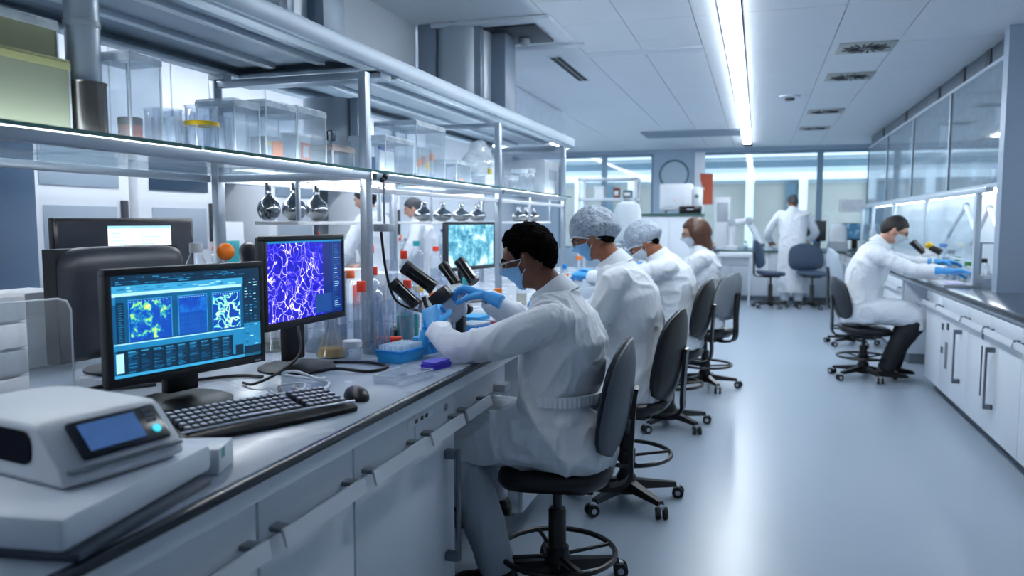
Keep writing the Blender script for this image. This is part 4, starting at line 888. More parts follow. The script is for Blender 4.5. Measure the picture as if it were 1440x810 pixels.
# ================================================================ LAB STOOLS
SEATM = mat('black_vinyl', '#0b0d12', .4, var=.15, vscale=9); BACKM = mat('navy_vinyl', '#19222f', .4, var=.12, vscale=5); GBACK = mat('stool_back_shell', '#4c5560', .5, var=.06)
def stool(label, loc, rz, sh=.5, back=True, backz=.2, lean=8, shellm=GBACK, pad=SEATM, bpm=BACKM, ring=.17, bh=.42, bw=.42):
    """swivel stool facing +Y: five-star base, castors, foot ring, pad, curved back"""
    t = thing('lab_stool', label, 'stool', loc, rz)
    a0 = .3
    for i in range(5):
        a = a0+2*PI*i/5; c, s = math.cos(a), math.sin(a); e = V((c, s, 0))
        l = MB(); rr = []
        for d, z0, z1, w_ in ((.02, .07, .12, .034), (.14, .066, .1, .028), (.265, .06, .082, .02)):
            n_ = V((-s, c, 0))*w_
            rr.append([e*d-n_+V((0, 0, z0)), e*d+n_+V((0, 0, z0)), e*d+n_*.7+V((0, 0, z1)), e*d-n_*.7+V((0, 0, z1))])
        o = l.loft(rr).build('base_leg', BLACK, t)
        k = MB(); p = e*.265; u = V((-s, c, 0)).lerp(e, .35).normalized(); f_ = V((u.y, -u.x, 0))
        for q_ in (-1, 1): k.cyl(p+u*q_*.009+f_*.015+V((0, 0, .03)), p+u*q_*.026+f_*.015+V((0, 0, .03)), .029, n=16)
        k.build('castor', RUBBER, o)
        k = MB()
        for q_ in (-1, 1): k.cyl(p+u*q_*.0262+f_*.015+V((0, 0, .03)), p+u*q_*.028+f_*.015+V((0, 0, .03)), .013, n=12)
        k.box(p+f_*.008+V((0, 0, .055)), (.03, .03, .02), .006, rz=a); k.build('castor_hub', LGREY, o)
    MB().lathe([(.001, .05), (.05, .05), (.05, .13), (.034, .16), (.034, sh*.62), (.03, sh*.64), (.001, sh*.64)], n=24).build('column', BLACK, t)
    MB().cyl((0, 0, sh*.6), (0, 0, sh-.07), .018, n=18).build('gas_lift', DGREY, t)
    if ring:
        o = MB().torus((0, 0, ring), .22, .011, 44, 8).build('foot_ring', BLACK, t)
        for i in range(4):
            a = .5+PI/2*i; MB().tube([(.03*math.cos(a), .03*math.sin(a), ring-.015), (.215*math.cos(a), .215*math.sin(a), ring)], .008).build('spoke', BLACK, o)
        MB().lathe([(.035, ring-.04), (.045, ring-.04), (.045, ring+.02), (.035, ring+.02)], n=20, caps=False).build('clamp', BLACK, o)
    m_ = MB().bb(-.09, .09, -.12, .13, sh-.1, sh-.06, .012).build('tilt_box', BLACK, t)
    MB().tube([(.09, .06, sh-.085), (.2, .06, sh-.08)], .006).build('lever', BLACK, m_)
    # seat pad
    st = MB(); rr = []
    for zq, k in ((-.062, .84), (-.056, .93), (-.03, 1), (-.012, .985), (0, .93), (.004, .8)):
        pts = []
        for i in range(36):
            an = 2*PI*i/36; c, s = math.cos(an), math.sin(an); ex = .62
            x = .225*k*math.copysign(abs(c)**ex, c); y = .215*k*math.copysign(abs(s)**ex, s)
            pts.append(V((x, y, sh+zq+.02*(max(0, -y)/.2)**2*.6-.014*(max(0, y)/.2)**2)))
        rr.append(pts)
    st.loft(rr).build('seat', pad, t, sharp=60)
    MB().box((0, 0, sh-.066), (.3, .3, .012), .005).build('seat_pan', BLACK, t)
    if back:
        L_ = R(lean); zb = sh+backz
        def bpad(th0, th1, k, bulge, rb_=0):
            b = MB(); N, Mv = 13, 11; fr = []; bk = []
            for j in range(Mv):
                v = j/(Mv-1)*2-1; v *= .992; hw = bw/2*k*(1-abs(v)**2.9)**(1/2.9)*(1-.08*v)
                ra, rb = [], []
                for i in range(N):
                    u = i/(N-1)*2-1; x = hw*u; z = v*bh/2*k
                    y0 = -.235+.055*(u*hw/(bw/2))**2
                    e = (1-abs(u)**3.2)*(1-abs(v)**3.2)
                    yy = y0-math.tan(L_)*z+.02*v*v*.5
                    ra.append(V((x, yy+th0+bulge*e, zb+bh/2+z))); rb.append(V((x, yy+th1-rb_*e, zb+bh/2+z)))
                fr.append(ra); bk.append(rb)
            rr = [fr[j]+list(reversed(bk[j])) for j in range(Mv)]
            return b.loft(rr)
        bpad(.004, -.012, 1, .052).build('backrest', bpm, t, sharp=70)
        bpad(-.0125, -.02, 1.03, 0, .022).build('back_shell', shellm, t, sharp=70)
        k = MB(); rr = []
        for p in spline([(0, -.08, sh-.085), (0, -.2, sh-.088), (0, -.27, sh-.05), (0, -.275, max(sh+.02, zb+.02)), (0, -.284, zb+bh*.45), (0, -.292, zb+bh*.58)], 5): rr.append(p)
        rg = []
        for i, p in enumerate(rr):
            d = (rr[min(i+1, len(rr)-1)]-rr[max(i-1, 0)]).normalized(); nn = V((0, d.z, -d.y)); w_ = .034
            rg.append([p+V((-w_, 0, 0))-nn*.008, p+V((w_, 0, 0))-nn*.008, p+V((w_, 0, 0))+nn*.008, p+V((-w_, 0, 0))+nn*.008])
        k.loft(rg).build('back_strut', BLACK, t)
    return t
W = PI/2   # facing the island (-X)
stool('black lab stool with foot ring under the short-haired worker in front', (-.7, 2.81, 0), W+.1, .5, bh=.42, backz=.05, ring=.15, shellm=mat('shell_grey', '#565e68', .5, var=.06))
stool('black lab stool right behind the front one, under the second worker', (-.6, 3.83, 0), W-.1, .54, bh=.44, backz=.0, shellm=BLACK, ring=.25)
stool('black high lab stool with thin foot ring under the worker in the second hair net', (-.55, 5.38, 0), W-.1, .54, ring=.3, bh=.4, backz=.08, shellm=BLACK)
stool('stool with rounded grey back shell under the brown-haired worker', (-.4, 6.75, 0), W-.45, .5, bh=.38, backz=.1, bw=.4, shellm=mat('pale_shell', '#7b8188', .5, var=.06), ring=.2)
stool('navy-backed lab stool under the dark-haired worker at the right bench', (.93, 7.57, 0), -W+.15, .47, bh=.38, backz=.06, lean=10, shellm=DGREY, ring=.2)
SB = mat('slate_blue_vinyl', '#3a4a60', .45, var=.08)
stool('slate-blue empty lab stool turned away in front of the back bench', (.86, 13.5, 0), PI+.5, .6, bh=.44, backz=.0, bw=.62, shellm=SB, bpm=SB, pad=SB, ring=None)
stool('slate-blue empty lab stool left of the standing person', (.22, 13.4, 0), -W+.3, .6, bh=.45, backz=.05, shellm=SB, bpm=SB, pad=SB, ring=None)
stool('pale grey stool with tall back behind the dark-haired worker', (1.05, 9.6, 0), -W+.2, .5, bh=.5, backz=.1, shellm=mat('pale_grey_vinyl', '#aab6c3', .5), bpm=mat('pale_grey_vinyl', '#aab6c3', .5), ring=.2)
# ================================================================ PEOPLE
def cloth(name, col, bump=.55):
    return mat(name, col, .75, var=.03, vscale=5, bump=bump, bscale=11, stretch=(1, 1, .45), sheen=.15)
COAT = cloth('coat_cloth', '#e3e9f1'); SCRUB = cloth('scrub_cloth', '#aeb7c3'); DARKT = mat('dark_trousers', '#171a21', .8, var=.15)
MASKB = mat('mask_blue', '#8cc6ef', .75, var=.05, bump=.2, bscale=120); MASKW = mat('mask_white', '#dfe7ef', .75, var=.04, bump=.2, bscale=120)
GLOVE = mat('nitrile_glove', '#45a3e6', .42, var=.08, bump=.15, bscale=60); SHOE = mat('black_shoe', '#0c0d10', .45, var=.1)
def net_mat():
    m = mat('hair_net', '#8a98a9', .7, bump=.5, bscale=26, stretch=(1, 1.6, .5)); n = m.node_tree.nodes; l = m.node_tree.links; b = n['Principled BSDF']
    tc = n.new('ShaderNodeTexCoord'); mp = n.new('ShaderNodeMapping'); mp.inputs['Scale'].default_value = (1, .55, 1.6); w_ = n.new('ShaderNodeTexWave'); w_.inputs['Scale'].default_value = 30; w_.inputs['Distortion'].default_value = 9; w_.inputs['Detail'].default_value = 3; w_.inputs['Detail Scale'].default_value = 1.6
    cr = n.new('ShaderNodeValToRGB'); cr.color_ramp.elements[0].color = lin('#8f9cac'); cr.color_ramp.elements[1].color = lin('#b3bfcb'); cr.color_ramp.elements[0].position = .35; cr.color_ramp.elements[1].position = .85
    l.new(tc.outputs['Object'], mp.inputs[0]); l.new(mp.outputs[0], w_.inputs['Vector']); l.new(w_.outputs['Fac'], cr.inputs[0]); l.new(cr.outputs[0], b.inputs['Base Color'])
    return m
NET = net_mat()
def g2(a, e, a0, e0, sa, se): return math.exp(-((a-a0)/sa)**2-((e-e0)/se)**2)
def head_r(az, el):
    """skull and face: distance from the head centre along azimuth / elevation in degrees (0,0 = straight ahead)"""
    a, e = R(az), R(el); d = V((math.sin(a)*math.cos(e), math.cos(a)*math.cos(e), math.sin(e)))
    ax, ay, az_ = .0745, .098, .113
    if d.z < 0: ax *= 1-.22*(-d.z); ay *= 1-.06*(-d.z)
    r = 1/math.sqrt((d.x/ax)**2+(d.y/ay)**2+(d.z/az_)**2)
    aa = abs(az)
    if aa > 110 and el < -8: r *= 1-.2*min(1, (-el-8)/40)*min(1, (aa-110)/40)
    r += .021*g2(aa, el, 0, -13, 9, 9)+.010*g2(aa, el, 0, 0, 7, 12)+.004*g2(aa, el, 12, 13, 16, 6)
    r -= .008*g2(aa, el, 20, 2, 11, 7)
    r += .005*g2(aa, el, 32, -15, 16, 12)+.006*g2(aa, el, 0, -34, 14, 5)-.004*g2(aa, el, 0, -43, 14, 4)+.010*g2(aa, el, 0, -56, 18, 9)
    r += .004*g2(aa, el, 62, -40, 18, 16)
    return r, d
def hp(az, el, off=0):
    r, d = head_r(az, el); return d*(r+off)
def dome(n, m, f):
    """closed surface over all directions; f(az, el) -> point"""
    b = MB(); rings = []
    for j in range(1, m):
        el = -90+180*j/m; rings.append([f(-180+360*i/n, el) for i in range(n)])
    return b.loft(rings)
def ellrings(mb, rings, n=28, ex=.9):
    """torso-like loft: rings of (centre, rx, ry[, side]) perpendicular to the spine"""
    P_ = [V(r[0]) for r in rings]; out = []
    for i, r in enumerate(rings):
        t = (P_[min(i+1, len(P_)-1)]-P_[max(i-1, 0)]).normalized(); u = V(r[3]) if len(r) > 3 else V((1, 0, 0)); u = (u-t*u.dot(t)).normalized(); w_ = t.cross(u)
        pts = []
        for k in range(n):
            a = 2*PI*k/n; c, s_ = math.cos(a), math.sin(a)
            pts.append(P_[i]+u*r[1]*math.copysign(abs(c)**ex, c)+w_*r[2]*math.copysign(abs(s_)**ex, s_))
        out.append(pts)
    return mb.loft(out)
def limb(mb, pts, rs, k=6, n=14):
    sp = spline(pts, k); rr = []
    for i in range(len(sp)):
        t = i/(len(sp)-1)*(len(rs)-1); j = min(int(t), len(rs)-2); f_ = t-j; rr.append(rs[j]*(1-f_)+rs[j+1]*f_)
    return mb.tube(sp, rr, n)
def folds(A, fz=7, seed=0):
    def f(c):
        q = V((c.x*fz, c.y*fz, c.z*fz*.75))+V((seed, seed*1.7, 0)); wv = noise.noise(q*.6)*1.3
        q2 = q+V((wv, -wv, wv*.7))
        return A*((1-abs(noise.noise(q2))*2.2)**3*.6+.55*noise.noise(q*.5)-.15+.25*(1-abs(noise.noise(q2*2.3))*2)**3)
    return f
def hand_mesh(side, curl=(35, 40, 30), spread=5, thumb=30, scale=1.0, cuff=.07, cr=.036):
    b = MB(); s = 1 if side == 'R' else -1
    def rr(y, w_, t_, z=0):
        return [V((w_*math.copysign(abs(math.cos(a))**.7, math.cos(a)), y, z+t_*math.copysign(abs(math.sin(a))**.8, math.sin(a)))) for a in [2*PI*i/16 for i in range(16)]]
    b.loft([rr(-cuff, cr, cr*.82), rr(-cuff*.4, cr*.9, cr*.72), rr(.0, .029, .021), rr(.03, .036, .018), rr(.065, .042, .016), rr(.092, .041, .0145), rr(.1, .036, .012)])
    for i, (x, ln) in enumerate(zip((-.031, -.0105, .0105, .03), (.072, .08, .074, .058))):
        x *= s; sp = R((i-1.5)*spread)*s; ang = 0; p = V((x, .082, .001)); d0 = V((math.sin(sp), math.cos(sp), 0)); pts = [V((x*.8, .05, 0)), p]
        for j, f_ in enumerate((.45, .32, .27)):
            ang += R(curl[j]*(1+.08*(i-1))); d = d0*math.cos(ang)+V((0, 0, -1))*math.sin(ang); p = p+d*ln*f_; pts.append(p.copy())
        b.tube(spline(pts, 3), [.0105]+[.0105-.0028*k/12 for k in range(12)], 10); b.ell(pts[-1], (.0078,)*3, u=10, v=8)
    p = V((-s*.022, .018, -.006)); d = V((-s*math.sin(R(48)), math.cos(R(48)), -math.sin(R(thumb)))).normalized(); p1 = p+d*.045; d2 = V((-s*.25, .85, -.45-thumb/90)).normalized(); p2 = p1+d2*.032; p3 = p2+(d2+V((s*.35, .1, -.2))).normalized()*.024
    b.tube(spline([p, p1, p2, p3], 3), [.0165, .016, .015, .0135, .0125, .0122, .0118, .011, .0105, .0095], 10); b.ell(p3, (.009,)*3, u=10, v=8)
    return b.xf(Matrix.Scale(scale, 4))
def frame(o, d, b):
    y = V(d).normalized(); z = V(b); z = (z-y*z.dot(y)).normalized(); x = y.cross(z)
    return Matrix(((x.x, y.x, z.x, o[0]), (x.y, y.y, z.y, o[1]), (x.z, y.z, z.z, o[2]), (0, 0, 0, 1)))
def person(label, loc, rz, J, skin, hair=None, hairm=None, net=False, mask=MASKB, glasses=None, seated=True, coat_rings=None, legs=SCRUB, gloves=True, hem=.12, seed=0, coat=COAT, scale=1, folds_a=.016, handsk={}, band=None, vox=.009, shoes=True, lap=(.105, .095), lowtop=None, sleeve=(.068, .062, .05, .043)):
    look = V(J['look']).normalized(); upv = V(J.get('up', (0, 0, 1)))
    HM = frame(J['head'], look, upv); tr = lambda q: HM @ q
    sk = skin if not isinstance(skin, str) else mat('skin_'+skin[1:], skin, .5, var=.08, vscale=14)
    # body: one continuous skin from head to toes
    b = MB(); b.bm.free(); b = dome(56, 36, lambda a, e: tr(hp(a, e)))
    for s in (-1, 1):
        b.ell(tr(V((s*.08, -.006, -.006))), (.013, .021, .034), HM.to_3x3() @ Matrix.Rotation(s*.35, 3, 'Z'), 12, 10)
    n0 = V(J['neck']); hc = tr(V((0, -.03, -.06)))
    limb(b, [n0-V((0, 0, .05)), n0, hc], [.075, .056, .05], 5)
    ellrings(b, [(J['pelvis'], .15, .11), (V(J['pelvis']).lerp(V(J['chest']), .5), .105, .075), (J['chest'], .14, .085), (V(J['chest']).lerp(n0, .65), .13, .08), (n0, .06, .055)])
    for k in 'lr':
        S_, E_, W_ = V(J['s'+k]), V(J['e'+k]), V(J['w'+k]); hd = V(J['h'+k][0]).normalized()
        limb(b, [V(J['chest']).lerp(S_, .6), S_, E_, W_], [.055, .05, .038, .026])
        b.tube([W_-hd*.01, W_+hd*.02, W_+hd*.03], [.02, .017, .01], 10)
        H_, K_, A_ = V(J['p'+k]), V(J['k'+k]), V(J['a'+k]); limb(b, [H_, K_, A_], [.085, .058, .036]); f_ = V(J.get('f'+k, (0, 1, 0))).normalized(); b.ell(A_+f_*.03+V((0, 0, -.04)), (.026, .07, .022), frame((0, 0, 0), f_, (0, 0, 1)).to_3x3(), 12, 8)
    body = put('person', fuse(b, .0065, 2), sk, None, loc, rz, 0); tag(body, label, 'person'); body.scale = (scale,)*3
    # eyes and brows
    for s in (-1, 1):
        e = MB().ell(tr(hp(s*20, 2, -.0045)), (.0115,)*3, HM.to_3x3(), 14, 10).build('eye', mat('eye_white', '#d7d6d3', .2), body)
        MB().ell(tr(hp(s*20, 1, .0055)), (.0045,)*3, HM.to_3x3(), 10, 8).build('iris', BLACKG, e)
        MB().tube([tr(hp(s*10, 11, .001)), tr(hp(s*20, 14.5, .002)), tr(hp(s*32, 11, .001))], [.003, .004, .002], 6).build('eyebrow', hairm or DGREY, body)
    # hair
    def cov(a, e):
        a = abs(a)
        if hair == 'bob': line = 30 if a < 40 else 30-(a-40)*3.2 if a < 62 else -75
        elif hair == 'short': line = 30 if a < 38 else 30-(a-38)*.9 if a < 75 else -6 if a < 100 else -6-(a-100)*.8
        else: line = 40 if a < 40 else 40-(a-40)*1.25 if a < 74 else -2 if a < 80 else 16 if a < 104 else 4-(a-104)*.95
        return max(0, min(1, (e-line)/9))
    th = {'short': .014, 'crop': .026, 'bob': .026, None: 0}[hair]
    if hair:
        hb = dome(64, 40, lambda a, e: tr(hp(a, e, -.014+(th*(.4+.6*max(0, math.sin(R(e)))**.6 if hair == 'crop' else 1)+.014)*cov(a, e)**.5)+ (V((0, -.006*cov(a, e), 0)) if hair != 'bob' else V((0, -.01, -.004)))))
        if hair == 'bob':
            ellrings(hb, [(tr(V((0, -.04, .05))), .086, .075, HM.to_3x3() @ V((1, 0, 0))), (tr(V((0, -.043, -.03))), .088, .074, HM.to_3x3() @ V((1, 0, 0))), (tr(V((0, -.048, -.1))), .088, .074, HM.to_3x3() @ V((1, 0, 0))), (tr(V((0, -.05, -.155))), .084, .068, HM.to_3x3() @ V((1, 0, 0)))])
        iv = HM.to_3x3().inverted()
        me = fuse(hb, .0055, 2, (lambda c: .006*noise.noise(c*95)+.006*noise.noise(c*38)) if hair == 'crop' else (lambda c: .003*noise.noise(V(((iv @ c).x*60, (iv @ c).y*60, (iv @ c).z*8)))+.004*noise.noise(c*14)))
        put('hair', me, hairm, body, sharp=0)
    if net:
        def nf(a, e):
            A_ = abs(a); line = 22 if A_ < 40 else 22-(A_-40)*.45 if A_ < 100 else -5-(A_-100)*.35
            k = max(0, min(1, (e-line)/26)); rim = max(0, min(1, (e-line+6)/6)); wr = .007*noise.noise(V((a*.05, e*.12, seed)))+.004*noise.noise(V((a*.16, e*.06, seed+5)))
            return tr(hp(a, e, -.012+.02*rim+(.028+wr)*k**.6)+V((0, -.016*k, .004*k)))
        put('hair_net', fuse(dome(90, 56, nf), .005, 1), NET, body, sharp=0)
        rim = [tr(hp(a, (22 if abs(a) < 40 else 22-(abs(a)-40)*.45 if abs(a) < 100 else -5-(abs(a)-100)*.35)-2, .009+.002*noise.noise(V((a*.3, 0, 0))))) for a in range(-180, 180, 6)]
        MB().tube(rim, .0045, 6, True).build('net_elastic', MASKW, body)
    # face mask
    if mask:
        mb = MB(); N, M_ = 25, 13; A, B = [], []
        for j in range(M_):
            v = j/(M_-1); ra, rb = [], []
            for i in range(N):
                u = i/(N-1)*2-1; az = 68*u; et = -4-9*abs(u)**1.5; eb = -68+26*abs(u)**1.6; el = eb+(et-eb)*v
                r0, d = head_r(az, el); rs, _ = head_r(az, -30); sm_ = max(r0, .097-.022*abs(u)**1.5-.012*(v-.5)**2)+.003+.0016*math.sin(v*PI*7)
                ra.append(tr(d*(sm_+.002))); rb.append(tr(d*sm_))
            A.append(ra); B.append(rb)
        mb.loft([A[j]+list(reversed(B[j])) for j in range(M_)]); mo = mb.build('face_mask', mask, body, sharp=0)
        st = MB()
        for s in (-1, 1):
            for e0, e1 in ((-13, 10), (-38, -18)): st.tube(spline([tr(hp(s*66, e0, .006)), tr(hp(s*80, (e0+e1)/2, .006)), tr(hp(s*93, e1, .012))], 4), .0017, 6)
        st.build('ear_loop', MASKW, mo)
    if glasses:
        g = MB()
        for s in (-1, 1):
            c = V((s*.032, .101, .003)); pts = []
            for i in range(20):
                a = 2*PI*i/20; pts.append(tr(c+V((.027*math.copysign(abs(math.cos(a))**.7, math.cos(a)), -.006*abs(s*math.cos(a)-1)*0-.018*max(0, s*math.cos(a))**2*.5, .019*math.copysign(abs(math.sin(a))**.8, math.sin(a))))))
            g.tube(pts, .0018, 6, True); g.tube([tr(V((s*.058, .093, .008))), tr(V((s*.078, .05, .008))), tr(V((s*.082, -.005, .005)))], .0022, 6)
        g.tube([tr(V((-.006, .103, .006))), tr(V((.006, .103, .006)))], .002, 6); go = g.build('glasses', glasses, body)
        l_ = MB()
        for s in (-1, 1): l_.ell(tr(V((s*.032, .1, .003))), (.026, .0012, .018), HM.to_3x3(), 16, 8)
        l_.build('lens', GLS, go)
    # coat: torso, sleeves, skirt as one cloth surface
    c = MB(); ellrings(c, coat_rings)
    for k in 'lr':
        S_, E_, W_ = V(J['s'+k]), V(J['e'+k]), V(J['w'+k]); hd = V(J['h'+k][0]).normalized()
        limb(c, [V(J['chest']).lerp(S_, .45)+V((0, 0, .015)), S_, E_, W_-(W_-E_).normalized()*.015], [sleeve[0]+.012, sleeve[0], sleeve[1], sleeve[2], sleeve[3]][0:4] if False else [sleeve[0]+.008, sleeve[0], sleeve[1], sleeve[3]], 8, 18)
        if seated:
            H_, K_ = V(J['p'+k]), V(J['k'+k]); limb(c, [H_-V((0, .02, 0)), H_.lerp(K_, .5)+V((0, 0, .012)), K_+V((0, .02, .0)), K_+V((0, .03, -hem))], [lap[0]+.02, lap[0], lap[1], lap[1]*.8], 7, 18)
    if seated:
        m0 = (V(J['pl'])+V(J['pr']))/2; m1 = (V(J['kl'])+V(J['kr']))/2
        ellrings(c, [(m0+V((0, -.02, .01)), .15, .09), (m0.lerp(m1, .5)+V((0, 0, .01)), .16, .075), (m1+V((0, -.03, -.01)), .14, .06)])
    me = fuse(c, vox, 4, folds(folds_a, 7, seed)); put('lab_coat', me, coat, body, sharp=0)
    # collar
    cl = MB(); A, B = [], []; nt = (hc-n0).normalized(); u = V((1, 0, 0)); u = (u-nt*u.dot(nt)).normalized(); w_ = nt.cross(u)
    rg = []
    for rr_, zz in ((.088, -.045), (.074, .0), (.068, .032), (.073, .034), (.08, .012), (.096, -.04)):
        rg.append([n0+nt*(zz+.012*max(0, math.cos(2*PI*i/30-PI*1.5)))+(u*math.cos(2*PI*i/30)+w_*math.sin(2*PI*i/30))*rr_ for i in range(30)])
    cl.loft(rg, caps=False, cyc=True).build('collar', coat, body)
    if band:
        (bc, rx, ry, a0, a1) = band; bc = V(bc); rg = []
        for i in range(57):
            a = R(a0+(a1-a0)*i/56); k = 1+.022*(i % 2); rg.append([bc+V((rx*k*math.cos(a), ry*k*math.sin(a), zz)) if q_ else bc+V((rx*.9*math.cos(a), ry*.9*math.sin(a), zz)) for q_, zz in ((1, -.018), (1, .018), (0, .018), (0, -.018))])
        MB().loft(rg).build('waist_band', coat, body)
    # trouser legs and shoes
    if shoes:
        for k in 'lr':
            K_, A_ = V(J['k'+k]), V(J['a'+k]); lg = MB(); top = K_+V((0, .0, 0))
            limb(lg, [V(J['p'+k]).lerp(K_, .75), K_+V((0, .01, -.02)), K_.lerp(A_, .5), A_+V((0, 0, -.025))], [.075, .09, .08, .066], 7, 16)
            put('trouser_leg', fuse(lg, .009, 3, folds(.008, 9, seed+3)), legs, body, sharp=0)
            f_ = V(J.get('f'+k, (0, 1, 0))).normalized(); SM = frame(A_+V((0, 0, -.085)), f_, (0, 0, 1)); s_ = MB(); rr = []
            for y, w0, h0 in ((-.075, .022, .05), (-.06, .036, .075), (-.01, .038, .085), (.05, .04, .06), (.1, .045, .045), (.15, .04, .035), (.175, .02, .022)):
                rr.append([SM @ V((w0*math.cos(2*PI*i/16), y, max(0, h0/2+h0/2*math.sin(2*PI*i/16)))) for i in range(16)])
            s_.loft(rr); s_.build('shoe', SHOE, body, sharp=0)
    # gloves or bare hands
    for k, sd in (('l', 'L'), ('r', 'R')):
        d, bk = J['h'+k][0], J['h'+k][1]; kw = dict(handsk.get(k, {}))
        me = fuse(hand_mesh(sd, **kw).xf(frame(J['w'+k], d, bk)), .0032, 2)
        put('glove' if gloves else 'hand', me, GLOVE if gloves else sk, body, sharp=0)
    return body
SK1 = mat('skin_deep', '#6e4430', .45, var=.1, vscale=14); SK2 = mat('skin_brown', '#9a5f45', .5, var=.08, vscale=14); SK3 = mat('skin_light', '#d3a08a', .5, var=.08, vscale=14)
HB = mat('hair_black', '#070606', .9, spec=.08, var=.4, vscale=40, bump=.8, bscale=150); HBR = mat('hair_brown', '#4d2d1d', .45, var=.45, vscale=9, stretch=(14, 14, .6)); HDK = mat('hair_dark', '#1d1a1a', .6, var=.5, vscale=20)
HGY = mat('hair_grey', '#3c4047', .6, var=.4, vscale=20)

# 1 — front worker
J1 = dict(pelvis=(0, -.05, .62), chest=(0, -.02, .95), neck=(0, .02, 1.135), head=(0, .115, 1.262), look=(-.05, 1, -.3),
  sl=(-.175, .0, 1.045), el=(-.22, .285, .95), wl=(-.105, .455, 1.0), hl=((.26, .2, .42), (-.85, .1, .35)),
  sr=(.175, .02, 1.06), er=(.24, .17, .985), wr=(.115, .325, 1.105), hr=((.0, .5, .16), (.25, -.2, .85)),
  pl=(-.09, -.02, .6), pr=(.09, -.02, .6), kl=(-.13, .36, .575), kr=(.14, .38, .575), al=(-.11, .2, .115), ar=(.12, .3, .3))
C1 = [((0, -.04, .51), .20, .17), ((0, -.045, .57), .205, .175), ((0, -.03, .66), .195, .165), ((0, -.005, .765), .168, .145), ((0, -.012, .86), .185, .155), ((0, -.02, .96), .2, .155), ((0, -.005, 1.04), .19, .13), ((0, .01, 1.1), .13, .095), ((0, .022, 1.14), .08, .075)]
person('person with short black hair and blue mask seated nearest, both gloves on a microscope', (-.70, 2.81, 0), W, J1, SK1, 'crop', HB, mask=MASKB, glasses=mat('clear_frame', '#c8ced6', .3), coat_rings=C1, hem=.2, seed=1, folds_a=.018, vox=.0075,
  handsk=dict(l=dict(curl=(50, 50, 35), thumb=25, scale=.92), r=dict(curl=(35, 45, 35), thumb=35)), band=((0, -.008, .765), .192, .166, 165, 330))
# 2 — hair net, upright
J2 = dict(pelvis=(0, -.02, .65), chest=(0, .04, 1.0), neck=(0, .115, 1.195), head=(0, .22, 1.325), look=(-.05, 1, -.42),
  sl=(-.185, .08, 1.12), el=(-.235, .2, .88), wl=(-.15, .42, .97), hl=((.3, .5, .05), (-.4, 0, 1)),
  sr=(.185, .08, 1.12), er=(.24, .28, .93), wr=(.12, .47, .99), hr=((-.3, .5, .05), (.4, 0, 1)),
  pl=(-.09, -.02, .64), pr=(.09, -.02, .64), kl=(-.13, .36, .62), kr=(.13, .36, .62), al=(-.11, .3, .35), ar=(.11, .3, .35))
C2 = [((0, -.0, .54), .205, .175), ((0, 0, .62), .205, .17), ((0, .0, .72), .19, .16), ((0, .01, .82), .18, .15), ((0, .025, .93), .2, .155), ((0, .045, 1.03), .21, .15), ((0, .075, 1.11), .19, .125), ((0, .1, 1.165), .13, .095), ((0, .115, 1.2), .085, .08)]
person('person in puffy hair net and blue mask, second along the island', (-.56, 3.83, 0), W, J2, SK2, 'short', HB, True, MASKB, mat('dark_frame', '#22262c', .3), coat_rings=C2, seed=4)
# 3 — hair net, head down
J3 = dict(pelvis=(0, -.04, .65), chest=(0, .0, .96), neck=(0, .085, 1.11), head=(0, .185, 1.205), look=(-.08, .8, -.75),
  sl=(-.185, .03, 1.05), el=(-.23, .3, .98), wl=(-.12, .53, .99), hl=((.1, .6, .08), (-.3, 0, 1)),
  sr=(.185, .04, 1.05), er=(.23, .3, .98), wr=(.1, .53, 1.0), hr=((-.1, .6, .08), (.3, 0, 1)),
  pl=(-.09, -.03, .64), pr=(.09, -.03, .64), kl=(-.13, .35, .62), kr=(.13, .35, .62), al=(-.11, .27, .38), ar=(.11, .27, .38))
C3 = [((0, -.03, .54), .205, .175), ((0, -.03, .62), .2, .17), ((0, -.03, .72), .185, .155), ((0, -.02, .82), .185, .15), ((0, -.005, .92), .205, .155), ((0, .02, 1.0), .205, .145), ((0, .05, 1.055), .17, .115), ((0, .075, 1.095), .11, .09), ((0, .09, 1.12), .08, .075)]
person('person in a hair net with head bowed low and both arms reaching over the bench', (-.55, 5.38, 0), W, J3, SK2, 'short', HB, True, MASKW, coat_rings=C3, seed=8, scale=1.04)
# 4 — brown bob
J4 = dict(pelvis=(0, -.02, .61), chest=(0, .0, .95), neck=(0, .03, 1.12), head=(0, .075, 1.25), look=(-.25, 1, -.18),
  sl=(-.17, .02, 1.05), el=(-.21, .22, .9), wl=(-.12, .42, .98), hl=((.1, .6, .05), (-.3, 0, 1)),
  sr=(.17, .02, 1.05), er=(.2, .24, .95), wr=(.1, .44, .99), hr=((-.1, .6, .05), (.3, 0, 1)),
  pl=(-.09, -.02, .6), pr=(.09, -.02, .6), kl=(-.12, .36, .58), kr=(.12, .36, .58), al=(-.1, .3, .3), ar=(.1, .3, .3))
C4 = [((0, -.01, .51), .195, .165), ((0, -.01, .6), .19, .16), ((0, -.01, .7), .175, .145), ((0, -.005, .8), .165, .135), ((0, 0, .9), .18, .14), ((0, .005, .98), .185, .135), ((0, .015, 1.05), .165, .11), ((0, .025, 1.09), .115, .085), ((0, .03, 1.13), .07, .07)]
person('person with a brown bob and pale mask sitting upright, farthest along the island', (-.42, 6.7, 0), W, J4, SK3, 'bob', HBR, mask=MASKW, glasses=mat('dark_frame', '#22262c', .3), coat_rings=C4, seed=12, scale=1.04)
